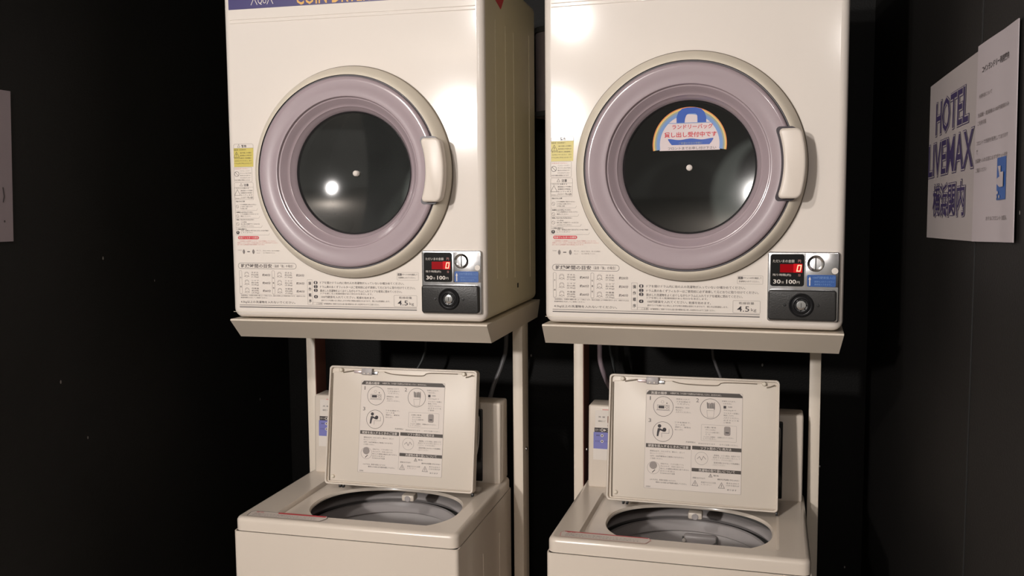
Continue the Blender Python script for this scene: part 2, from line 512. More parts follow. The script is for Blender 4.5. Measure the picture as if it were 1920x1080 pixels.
    b.pline(tri(0.0210, 0.3365, 0.0062), 0.0006, y2, K_, True)
    b.text('!', 0.0203, 0.0217, 0.3360, 0.0060, y2, K_)
    for i, (xa, t) in enumerate(((0.029, '油の付着した衣類は'), (0.029, '自然発火の恐れが'), (0.016, 'あるため絶対に乾燥機に'), (0.016, '入れないでください。また'), (0.016, 'ドラム内に手を入れないで'))):
        b.text(t, xa, 0.0550, 0.3405 - i * 0.0054, 0.0028, y2, 'bar')
    b.pline(rrect(0.0138, 0.0545, 0.2815, 0.3113, 0.002), 0.0004, y, 'lgrey', True)
    b.text('火気を近づけない', 0.0155, 0.0465, 0.3082, 0.0028, y, 'pink')
    b.ring(0.0200, 0.2975, 0.0047, 0.0054, y, K_); b.line((0.0165, 0.3010), (0.0238, 0.2938), 0.0007, y, K_)
    for i, (xa, xb, t) in enumerate(((0.0275, 0.0510, 'ベンジン・シンナー'), (0.0275, 0.0530, 'ガソリンなど引火'), (0.0275, 0.0510, '性のものを近づけ'), (0.0275, 0.0510, 'たり入れたりしない'), (0.0150, 0.0500, '火災や爆発の原因になります'))):
        b.text(t, xa, xb, 0.3037 - i * 0.0047, 0.0026, y, G_)
    b.pline(rrect(0.0136, 0.0567, 0.2702, 0.2798, (0, 0, 0.003, 0.003)), 0.0004, y, 'lgrey', True)
    b.pline(tri(0.0290, 0.2752, 0.003), 0.0005, y, G_, True)
    b.text('注意', 0.0350, 0.0460, 0.2748, 0.0056, y, K_, 0.015)
    b.pline([(0.0136, 0.2702), (0.0136, 0.2445), (0.0560, 0.2445), (0.0567, 0.2702)], 0.0004, y, 'lgrey')
    b.text('・やけどに注意する', 0.0143, 0.0460, 0.2682, 0.0027, y, K_)
    b.pline(tri(0.0200, 0.2590, 0.0066), 0.0006, y, G_, True)
    for i, t in enumerate(('運転直後はドアや衣類の', '金属部分が高温に', 'なっています', 'ファスナー等に注意')):
        b.text(t, 0.0275, 0.0545, 0.2632 - i * 0.0045, 0.0026, y, G_)
    b.text('使用前に必ずポケット内を確認', 0.0150, 0.0550, 0.2455 + 0.002, 0.0022, y, 'lgrey')
    zz = [(0.2412, 0.2306, 0.0645, '・指はさみに注意', ['ドアの開閉時に指をはさまない', 'よう充分ご注意ください', 'お子様に注意'], 0.2225),
          (0.2188, 0.2110, 0.0690, '・洗濯物を入れすぎないでください', ['ドアに洗濯物をはさまないように', '確認してください'], 0.2065),
          (0.2035, 0.1947, 0.0740, '・乾燥してはいけないものは入れない', ['ゴム製品', '熱に弱い衣類やウールなどは', '入れないでください'], 0.1875),
          (0.1840, 0.1769, 0.0900, '・使用後は確認する', ['衣類・貴重品の取り忘れがないか必ず確認', 'してください'], 0.1716)]
    for k, (zt, zc, xr, hd, ls, zb) in enumerate(zz):
        b.text(hd, 0.0145, 0.0145 + 0.0022 * len(hd) + 0.004, zt, 0.0028, y, K_, 0.01)
        if k < 3:
            b.ring(0.0186, zc, 0.0028, 0.0034, y, 'lgrey'); b.line((0.0166, zc + 0.002), (0.0206, zc - 0.002), 0.0005, y, 'lgrey')
        else:
            b.disc(0.0182, zc, 0.0036, y, K_); b.rect(0.0177, 0.0187, zc - 0.001, zc + 0.0026, y2, 'paperwhite')
        for i, t in enumerate(ls):
            b.text(t, 0.0255, 0.0255 + (xr - 0.028) * min(1, len(t) / 14), zc + 0.0040 - i * 0.0042, 0.0025, y, G_)
        b.pline([(0.0140, zb), (xr - 0.002, zb), (xr, zb + 0.004)], 0.0004, y, 'lgrey')
    b.line((0.0138, 0.2702), (0.0140, 0.1716), 0.0003, y, 'lgrey')
    b.poly(rrect(0.0181, 0.0657, 0.1630, 0.1696, 0.0032), y, 'red')
    b.text('乾燥フィルターの掃除', 0.0200, 0.0640, 0.1663, 0.0044, y2, 'labelbg')
    for i, (xb, t) in enumerate(((0.1030, '・ご使用前には乾燥フィルターを必ず掃除してください'), (0.1080, '乾燥フィルターの糸くずを取り除き元どおりに取り付けてください'), (0.078, '目づまりは乾燥不良の原因になります'))):
        b.text(t, 0.0165, xb, 0.1593 - i * 0.0036, 0.0026, y, 'pink')
    b.text('引き出す', 0.0170, 0.0255, 0.1404, 0.0024, y, 'lgrey')
    for cx in (0.0303, 0.0522):
        b.disc(cx, 0.1374, 0.0050, y, 'lgrey', 20, 0.5); b.ring(cx, 0.1374, 0.0015, 0.0024, y2, G_, 16)
    b.line((0.0380, 0.1374), (0.0425, 0.1374), 0.0016, y, K_); b.poly([(0.0425, 0.1385), (0.0450, 0.1374), (0.0425, 0.1363)], y, K_)
    b.text('押しこむ', 0.0595, 0.0690, 0.1400, 0.0024, y, 'lgrey'); b.text('ロック', 0.0600, 0.0670, 0.1345, 0.0024, y, 'lgrey')
    b.text('手前に引いて取り出し、水洗いまたは掃除機で', 0.0736, 0.1113, 0.1395, 0.0026, y, 'lgrey')
    b.text('ほこりを取り除いてください', 0.0745, 0.1010, 0.1350, 0.0026, y, 'lgrey')
    b.build('warning_print', T, merge=False)
    # drying-time print
    b = MB()
    b.pline(rrect(0.0165, 0.1475, 0.1022, 0.1138, 0.0057, 8), 0.0007, y, G_, True)
    b.text('乾燥時間の目安', 0.0225, 0.0930, 0.1080, 0.0082, y, G_, 0.02)
    b.text('（温度「強」の場合）', 0.0975, 0.1405, 0.1080, 0.0060, y, G_)
    for (xa, xb, ix, tx, mx, chars, times) in ((0.0179, 0.0238, 0.0350, 0.0455, 0.0708, '木綿', ('約40分', '約60分', '約60分')), (0.0925, 0.0983, 0.1095, 0.1215, 0.1470, '化繊他', ('約20分', '約30分', '約40分'))):
        b.pline(rrect(xa, xb, 0.0500, 0.0982, 0.0022), 0.0005, y, 'lgrey', True)
        for i, ch in enumerate(chars):
            b.text(ch, xa + 0.0013, xb - 0.0013, 0.0835 - i * (0.0190 if len(chars) == 2 else 0.0105), 0.0036, y, K_)
        for i in range(3):
            zc = 0.0893 - i * 0.0165
            b.ring(ix, zc, 0.0042, 0.0048, y, 'lgrey', 18); b.pline([(ix - 0.005, zc + 0.003), (ix - 0.002, zc + 0.006), (ix + 0.002, zc + 0.006), (ix + 0.005, zc + 0.003)], 0.0005, y, 'lgrey')
            b.pline([(ix - 0.006, zc - 0.004), (ix, zc - 0.001), (ix + 0.006, zc - 0.004)], 0.0005, y, G_)
            for j, t in enumerate((('タオル', '約20枚', '(1.5kg)'), ('シャツ', '約15枚', '(2.0kg)'), ('作業着', '約4枚', '(3.0kg)'))[i]):
                b.text(t, tx, tx + 0.0165, zc + 0.0048 - j * 0.0046, 0.0033, y, G_)
            b.text(times[i], mx, mx + 0.0180, zc, 0.0055, y, G_, 0.01)
        b.line((xa, 0.0492), (mx + 0.019, 0.0492), 0.0003, y, 'lgrey')
    b.text('・乾燥時間は、洗濯物の種類や量によって異なります。脱水の程度により時間が変わります。※厚手のものは', 0.0190, 0.1661, 0.0464, 0.0027, y, G_)
    b.text('乾燥時間をのばしてご使用ください。', 0.0200, 0.0804, 0.0418, 0.0027, y, G_)
    b.text('4.5kg以上の洗濯物を入れないでください。', 0.0195, 0.1435, 0.0325, 0.0058, y, G_, 0.008)
    b.rect(0.0165, 0.4067, 0.0263, 0.0270, y, G_); b.rect(0.0165, 0.4067, 0.0249, 0.0254, y, 'lgrey')
    b.rect(0.0165, 0.4067, 0.0213, 0.0229, y, K_)
    b.build('drying_time_print', T, merge=False)
    # operating instructions print
    b = MB()
    b.pline(rrect(0.1712, 0.1822, 0.0295, 0.0806, 0.0010), 0.0005, y, 'lgrey', True)
    for i, ch in enumerate('操作順序'): b.text(ch, 0.1738, 0.1798, 0.0733 - i * 0.0121, 0.0070, y, K_, 0.015)
    for i, zc in enumerate((0.0747, 0.0666, 0.0590, 0.0459)):
        b.poly(rrect(0.1855, 0.1940, zc - 0.0031, zc + 0.0031, 0.0025, 3), y, K_)
        b.text(str(i + 1), 0.1885, 0.1910, zc, 0.0046, y2, 'labelbg', 0.01)
    L = [('ドアを開けドラム内に他の人の洗濯物が入っていないか確かめてください。', 0.1993, 0.3804, 0.0748, 0.0052),
         ('ドラム奥の糸くずフィルターはご使用前に必ず清掃して元どおりに取り付けてください。', 0.1993, 0.4041, 0.0663, 0.0052),
         ('脱水した洗濯物をよくほぐしながらドラムに入れてドアを確実に閉めてください。', 0.1993, 0.3759, 0.0585, 0.0052),
         ('ドアを閉じると乾燥時間があと何分かを表示します。', 0.2001, 0.3133, 0.0527, 0.0036),
         ('100円硬貨を入れてください。', 0.2014, 0.2758, 0.0457, 0.0050),
         ('乾燥を始めます。', 0.2787, 0.3189, 0.0452, 0.0048),
         ('途中でドアを開けると停止しますが残り時間は保持されますので、閉じれば再運転します。', 0.2012, 0.3501, 0.0386, 0.0036),
         ('10円硬貨等はご使用できません投入後の硬貨の払い戻しは出来ませんのでご注意ください。', 0.2069, 0.3272, 0.0317, 0.0036)]
    for t, xa, xb, zc, h in L: b.text(t, xa, xb, zc, h, y, G_, 0.004 if h > 0.004 else 0)
    b.pline([(0.1826, 0.0297), (0.2039, 0.0297), (0.2039, 0.0342), (0.1826, 0.0342)], 0.0004, y, 'lgrey', True)
    b.text('ご注意', 0.1900, 0.2025, 0.0319, 0.0036, y, G_)
    b.pline(rrect(0.3588, 0.4073, 0.0285, 0.0512, 0.0020), 0.0005, y, 'lgrey', True)
    b.text('乾燥容量', 0.3695, 0.3965, 0.0467, 0.0046, y, G_)
    b.text('4.5', 0.3664, 0.3881, 0.0362, 0.0100, y, K_, 0.006); b.text('kg', 0.3912, 0.4007, 0.0340, 0.0070, y, G_)
    b.pline(rrect(0.3661, 0.4112, 0.0820, 0.0972, 0.0015), 0.0004, y, 'lgrey', True)
    b.rect(0.3675, 0.3758, 0.0908, 0.0953, y, K_); b.text('お願い', 0.3680, 0.3753, 0.0930, 0.0028, y2, 'labelbg')
    b.text('ポケットの中を確認して', 0.3765, 0.4088, 0.0930, 0.0036, y, K_); b.text('洗濯物を入れてください。', 0.3687, 0.4052, 0.0868, 0.0036, y, G_)
    b.build('operating_print', T, merge=False)

    # door
    b = MB()
    b.lathe(*DC, [(0.135, -0.0005), (0.2110, -0.0005), (0.2110, -0.0022), (0.2092, -0.0030)], 'seam', 128)
    b.lathe(*DC, [(0.2092, -0.0030), (0.2092, -0.0065), (0.2084, -0.0090), (0.2060, -0.0140), (0.2010, -0.0225), (0.1965, -0.0275), (0.1925, -0.0298), (0.1903, -0.0302)], 'flange', 128)
    b.lathe(*DC, [(0.1903, -0.0302), (0.1896, -0.0272), (0.1872, -0.0270), (0.1868, -0.0300)], 'gap', 128)
    door = b.build('door', T, ang=50)
    b = MB()
    b.lathe(*DC, [(0.1872, -0.0266), (0.1868, -0.0305), (0.1852, -0.0336), (0.1825, -0.0352), (0.178, -0.0352), (0.166, -0.0338), (0.154, -0.0322), (0.1500, -0.0325), (0.1484, -0.0322), (0.1476, -0.0308), (0.1474, -0.0270), (0.1462, -0.0262), (0.1445, -0.0262), (0.1410, -0.0225),
                  (0.1360, -0.0150), (0.1325, -0.0118), (0.1305, -0.0112), (0.1298, -0.0085), (0.1265, -0.0050), (0.1238, 0.0020), (0.1215, 0.0060)], 'mauve', 128)
    b.build('window_ring', door, ang=42)
    b = MB()
    b.lathe(*DC, [(0.1225, 0.0040), (0.1212, 0.0030), (0.1196, 0.0060), (0.1190, 0.0090)], 'rubber', 96)
    b.build('window_gasket', door, ang=60)
    b = MB()
    prof = [(0.1196 * k / 24, glass_d(0.1196 * k / 24)) for k in range(24, -1, -1)]
    b.lathe(*DC, prof, 'glass', 96)
    b.build('door_glass', door, ang=80)
    b = MB()
    b.lathe(*DC, [(0.0, 0.0125), (0.0040, 0.0128), (0.0056, 0.0150), (0.0056, 0.026)], 'paperwhite', 24)
    b.build('glass_rivet', door, ang=60)
    # handle: a rounded piece of a ring on the right
    def sector(r0, r1, hz, rc=0.010, n=18, grow=0.0):
        r0 -= grow; r1 += grow; hz += grow
        pts = []
        def P(s_, t): # s_ across 0..1, t -hz..hz
            rr = r0 + (r1 - r0) * s_
            return (DC[0] + sqrt(max(rr * rr - (t * 0.98) ** 2, 0)), DC[1] + 0.0015 + t)
        w = r1 - r0
        ks = rc / w
        for i in range(n + 1): pts.append(P(1, -hz + rc + (2 * hz - 2 * rc) * i / n))
        for i in range(1, 6): a = i / 6 * pi / 2; pts.append(P(1 - ks * (1 - cos(a)), hz - rc + rc * sin(a)))
        for i in range(1, 6): a = i / 6 * pi / 2; pts.append(P(ks * (1 - sin(a)), hz - rc + rc * cos(a)))
        for i in range(n + 1): pts.append(P(0, hz - rc - (2 * hz - 2 * rc) * i / n))
        for i in range(1, 6): a = i / 6 * pi / 2; pts.append(P(ks * (1 - cos(a)), -hz + rc - rc * sin(a)))
        for i in range(1, 6): a = i / 6 * pi / 2; pts.append(P(1 - ks * (1 - sin(a)), -hz + rc - rc * cos(a)))
        return pts
    b = MB()
    b.plate(sector(0.1690, 0.1965, 0.0615, grow=0.0036), -0.0364, -0.012, 'gap')
    b.plate(sector(0.1695, 0.2065, 0.0610), -0.0510, -0.0300, 'handle', 0.0045)
    b.plate(sector(0.1800, 0.1960, 0.0585, rc=0.006), -0.0330, -0.010, 'handle', 0.001)
    b.build('door_handle', door, ang=50)

    # coin unit
    b = MB()
    b.plate(rrect(0.4195, 0.5422, 0.0160, 0.1415, 0.0045), -0.0048, 0.001, 'chrome', 0.0022)
    b.box(0.4850, 0.5405, -0.0053, -0.0045, 0.0790, 0.1385, 'chrome', 0.0003)
    unit = b.build('coin_unit', T)
    b = MB()
    b.plate(rrect(0.4243, 0.4825, 0.0797, 0.1374, 0.0045), -0.0058, -0.0045, 'black', 0.0006)
    yy = -0.0061
    b.text('ただいまの金額', 0.4284, 0.4655, 0.1250, 0.0054, yy, 'paperwhite'); b.text('円', 0.4718, 0.4765, 0.1250, 0.0050, yy, 'pink')
    b.rect(0.4410, 0.4700, 0.1045, 0.1195, yy, 'redglow'); b.rect(0.4640, 0.4792, 0.1045, 0.1202, yy - 0.0001, 'redglow2')
    b.pline([(0.4700, 0.1072), (0.4755, 0.1072), (0.4765, 0.1122), (0.4772, 0.1175), (0.4718, 0.1175), (0.4708, 0.1122)], 0.0019, yy - 0.0003, 'digit', True)
    b.text('残り時間(約)', 0.4284, 0.4600, 0.0998, 0.0050, yy, 'paperwhite'); b.text('分', 0.4722, 0.4765, 0.0998, 0.0046, yy, 'pink')
    b.text('30', 0.4296, 0.4424, 0.0880, 0.0076, yy, 'paperwhite', 0.02); b.text('分', 0.4438, 0.4480, 0.0868, 0.0044, yy, 'paperwhite')
    b.text('100', 0.4520, 0.4688, 0.0880, 0.0076, yy, 'paperwhite', 0.02); b.text('円', 0.4700, 0.4750, 0.0868, 0.0044, yy, 'paperwhite')
    b.build('display_window', unit, merge=False)
    b = MB()
    b.lathe(0.5018, 0.1209, [(0.0148, -0.0050), (0.0146, -0.0066), (0.0138, -0.0070), (0.0115, -0.0058), (0.0070, -0.0045), (0.0, -0.0040)], 'steel', 40)
    b.box(0.5010, 0.5026, -0.0062, -0.0035, 0.1105, 0.1320, 'hole')
    b.build('coin_slot', unit)
    b = MB()
    b.plate(rrect(0.4875, 0.5362, 0.0796, 0.1009, 0.0025), -0.0060, -0.0050, 'blue')
    yy = -0.0063
    b.poly([(0.4900, 0.0925), (0.4922, 0.0978), (0.4944, 0.0925), (0.4932, 0.0925), (0.4932, 0.0815), (0.4912, 0.0815), (0.4912, 0.0925)], yy, 'paperwhite')
    b.text('100円硬貨投入口', 0.4975, 0.5345, 0.0960, 0.0048, yy, 'skyblue')
    b.text('硬貨を入れてください', 0.5000, 0.5335, 0.0888, 0.0034, yy, 'skyblue'); b.text('連続投入できます。', 0.5000, 0.5290, 0.0838, 0.0034, yy, 'skyblue')
    b.build('coin_label', unit, merge=False)
    b = MB(); b.lathe(0.5344, 0.1080, [(0.0056, -0.0050), (0.0054, -0.0066), (0.0, -0.0070)], 'paperwhite', 24); b.build('round_seal', unit)
    b = MB()
    b.plate(rrect(0.4215, 0.5380, 0.0190, 0.0735, 0.0050), -0.0150, -0.0045, 'darkpl', 0.0030)
    b.build('cash_box_cover', unit)
    b = MB()
    lc = (0.4785, 0.0470)
    b.lathe(*lc, [(0.0215, -0.0148), (0.0210, -0.0180), (0.0195, -0.0190), (0.0178, -0.0172), (0.0165, -0.0168), (0.0150, -0.0182), (0.0135, -0.0186), (0.0115, -0.0165), (0.0085, -0.0160)], 'rubber', 40)
    b.lathe(*lc, [(0.0085, -0.0160), (0.0080, -0.0182), (0.0040, -0.0188), (0.0, -0.0184)], 'steel', 24)
    b.box(lc[0] - 0.0005, lc[0] + 0.0005, -0.0190, -0.0180, lc[1] - 0.004, lc[1] + 0.004, 'hole')
    for sx in (-0.0285, 0.0285): b.lathe(lc[0] + sx, lc[1], [(0.0026, -0.0150), (0.0022, -0.0166), (0.0, -0.0168)], 'rubber', 16)
    b.build('lock', unit)
    return T

P1 = (-1.02078, 1.74178, -0.22677); P2 = (-0.36000, 1.76686, -0.22660); YAW2 = -0.07149
dryer1 = make_dryer('cream coin dryer on the left, no sticker on its round window', P1, 0.0)
dryer2 = copy_tree(dryer1)
dryer2.location = (P2[0] * G, P2[1] * G, P2[2] * G + H); dryer2.rotation_euler = (0, 0, YAW2)
dryer2['label'] = 'cream coin dryer on the right with a round rainbow sticker on its window'
# red diamond sticker on the side of the left dryer
b = MB()
b.add([(DW + 0.0004, 0.052, 0.645), (DW + 0.0004, 0.135, 0.6265), (DW + 0.0004, 0.160, 0.650), (DW + 0.0004, 0.105, 0.685)], [(0, 1, 2, 3)], 'red')
b.build('side_sticker', dryer1)['label'] = 'red sticker high on the side'
# sticker on the right dryer's glass, following the bowl
def on_glass(x, y, z):
    r = hypot(x - DC[0], z - DC[1])
    return (x, glass_d(r, 0.009) - 0.0006 + y, z)
door2 = [c for c in dryer2.children if c.name.startswith('door')][0]
for c in door2.children:       # the right window is flatter, with less haze mixed in
    if c.name.startswith('door_glass'):
        c.data = c.data.copy(); c.data.materials[0] = M['glass2']
        for v in c.data.vertices:
            r = hypot(v.co.x / G - DC[0], v.co.z / G - DC[1]); v.co.y = glass_d(r, 0.009) * G
b = MB(on_glass)
scx, sz0, SR = 0.2757, 0.3272, 0.0678
def arc_band(r0, r1, y, m, n=48, k=3):
    # bands of a half disc whose centre lies a little above the straight lower edge
    zc = sz0 + 0.011
    vs = []; fs = []
    for i in range(n + 1):
        a = -0.1635 + (pi + 0.327) * i / n
        for j in range(k + 1):
            r = r0 + (r1 - r0) * j / k
            x = scx + r * cos(a); z = zc + r * sin(a)
            vs.append((x, y, max(z, sz0)))
    for i in range(n):
        for j in range(k): fs.append((i * (k + 1) + j, i * (k + 1) + j + 1, (i + 1) * (k + 1) + j + 1, (i + 1) * (k + 1) + j))
    b.add(vs, fs, m)
vs = []; fs = []
nx, nz = 32, 20
zc = sz0 + 0.011
for j in range(nz + 1):
    z = sz0 + (zc + 0.056 - sz0) * j / nz
    hw = sqrt(max(0.056 ** 2 - (z - zc) ** 2, 0))
    for i in range(nx + 1): vs.append((scx - hw + 2 * hw * i / nx, 0.0, z))
for j in range(nz):
    for i in range(nx): fs.append((j * (nx + 1) + i, j * (nx + 1) + i + 1, (j + 1) * (nx + 1) + i + 1, (j + 1) * (nx + 1) + i))
b.add(vs, fs, 'sticker')
arc_band(0.0660, SR, -0.0001, 'orange', k=2); arc_band(0.0636, 0.0662, -0.0001, 'yel2', k=2); arc_band(0.0605, 0.0638, -0.0001, 'olive', k=2); arc_band(0.0545, 0.0607, -0.0001, 'skyblue', k=2)
# blue bag: handle, bottom wave
zb = 0.3772
outer = [(0.2520, zb), (0.2520, 0.388), (0.2555, 0.3975), (0.2625, 0.4030), (0.2720, 0.4048), (0.2870, 0.4048), (0.2970, 0.4020), (0.3030, 0.3960), (0.3060, 0.387), (0.3060, zb)]
inner = [(0.2665, zb), (0.2675, 0.3850), (0.2695, 0.3905), (0.2720, 0.3930), (0.2745, 0.3940), (0.2860, 0.3940), (0.2885, 0.3925), (0.2898, 0.3895), (0.2900, 0.3850), (0.2900, zb)]
b.add([(p[0], -0.0003, p[1]) for p in outer + inner], [(i, i + 1, 10 + i + 1, 10 + i) for i in range(9)], 'bagblue')
b.line((0.2370, zb), (0.3190, zb), 0.0010, -0.0003, 'skyblue')
vs = []
n = 24
for i in range(n + 1):
    t = i / n; x = 0.2362 + (0.3188 - 0.2362) * t
    top = 0.3480 - 0.0022 * (1 - cos(2 * pi * t * 2)) / 2 * 1.0 + 0.0008
    e = min(t, 1 - t) * 14; bot = 0.3375 + 0.0095 * max(0, 1 - e)
    vs += [(x, -0.0003, top), (x, -0.0003, bot)]
b.add(vs, [(2 * i, 2 * i + 1, 2 * i + 3, 2 * i + 2) for i in range(n)], 'bagblue')
b.text('ランドリーバッグ', 0.2440, 0.3181, 0.3705, 0.0088, -0.0004, 'red', 0.015)
b.text('貸し出し受付中です', 0.2291, 0.3251, 0.3562, 0.0098, -0.0004, 'red', 0.02)
b.text('ご希望の方はお気軽に', 0.2560, 0.2990, 0.3405, 0.0040, -0.0005, 'olive')
b.text('フロントまでお申し付け下さい', 0.2363, 0.3240, 0.3313, 0.0052, -0.0004, 'ink')
o = b.build('round_notice_sticker', door2, merge=False); o['label'] = 'half-round rainbow-edged sticker with a blue bag and red Japanese lettering'

# ------------------------------------------------------------------ stands
def make_stand(label, loc, rotz, legdx):
    # origin as the dryer's front lower left corner
    T = thing('dryer_stand', label, 'stand', loc, rotz, 'steel stands under the dryers')
    b = MB()
    zt = -0.0035; zb = -0.0480; d1 = 0.50
    # tray: section slants back under the front edge
    xo0, xo1 = -0.004, 0.5520
    xi0, xi1 = -0.013, 0.5460
    xi0b, xi1b = -0.004, 0.5460
    v = [(xo0, -0.003, zt), (xo1, -0.003, zt), (xo1, d1, zt), (xo0, d1, zt),
         (xo0, -0.0045, zt - 0.003), (xo1, -0.0045, zt - 0.003), (xo1, d1, zt - 0.003), (xo0, d1, zt - 0.003),
         (xi0, 0.052, zb), (xi1, 0.052, zb), (xi1b, d1, zb), (xi0b, d1, zb)]
    b.add(v, [(0, 1, 2, 3), (0, 1, 5, 4), (1, 2, 6, 5), (3, 0, 4, 7), (2, 3, 7, 6), (4, 5, 9, 8), (5, 6, 10, 9), (7, 4, 8, 11), (6, 7, 11, 10)], 'stand')
    # hollow underside
    t = 0.004
    v = [(xi0 + t, 0.056, zb), (xi1 - t, 0.056, zb), (xi1b - t, d1 - t, zb), (xi0b + t, d1 - t, zb),
         (xi0 + t, 0.03, zt - 0.006), (xi1 - t, 0.03, zt - 0.006), (xi1b - t, d1 - t, zt - 0.006), (xi0b + t, d1 - t, zt - 0.006)]
    b.add(v, [(4, 5, 6, 7), (0, 1, 5, 4), (1, 2, 6, 5), (2, 3, 7, 6), (3, 0, 4, 7)], 'stand')
    b.add([(xi0, 0.052, zb), (xi1, 0.052, zb), (xi1 - t, 0.056, zb), (xi0 + t, 0.056, zb), (xi1b, d1, zb), (xi1b - t, d1 - t, zb), (xi0b, d1, zb), (xi0b + t, d1 - t, zb)],
          [(0, 1, 2, 3), (1, 4, 5, 2), (4, 6, 7, 5), (6, 0, 3, 7)], 'stand')
    b.build('tray', T, ang=20)
    for k, (x0, x1) in enumerate(((0.0025, 0.0250), (0.5225, 0.5460))):
        x0 += legdx; x1 += legdx
        b = MB()
        bot = FZ - loc[2]
        # steel angle: front flange and side flange, closed column
        b.box(x0, x1, 0.330, 0.390, bot + 0.006, zb + 0.006, 'stand', 0.0018)
        leg = b.build('leg', T)
        b = MB(); b.box(x0 - 0.002, x1 + 0.002, 0.325, 0.47, bot, bot + 0.012, 'stand', 0.002); b.build('foot', leg)
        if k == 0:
            b = MB(); b.box(x1, x1 + 0.001, 0.3315, 0.3885, bot + 0.05, zb + 0.004, 'redbrown'); b.build('inner_face', leg)['label'] = 'red-brown inner face'  # thin red-brown plate laid over the left leg's inner side
        b = MB(); xs = x1 if k else x1
        b.lathe(0, 0, [(0.0, -0.004), (0.0042, -0.003), (0.0048, 0.0)], 'chrome', 16)
        b.v = [(xs - v_[1], 0.360 + v_[0], -0.345 + v_[2]) for v_ in b.v]
        b.build('bolt', leg)
    b = MB()
    b.box(0.0250 + legdx, 0.5225 + legdx, 0.376, 0.389, -0.97, -0.945, 'stand', 0.002)
    b.build('crossbar', T)
    return T
make_stand('cream steel stand with tray carrying the left dryer', P1, 0.0, 0.0)
make_stand('cream steel stand with tray carrying the right dryer', P2, YAW2, -0.0255)

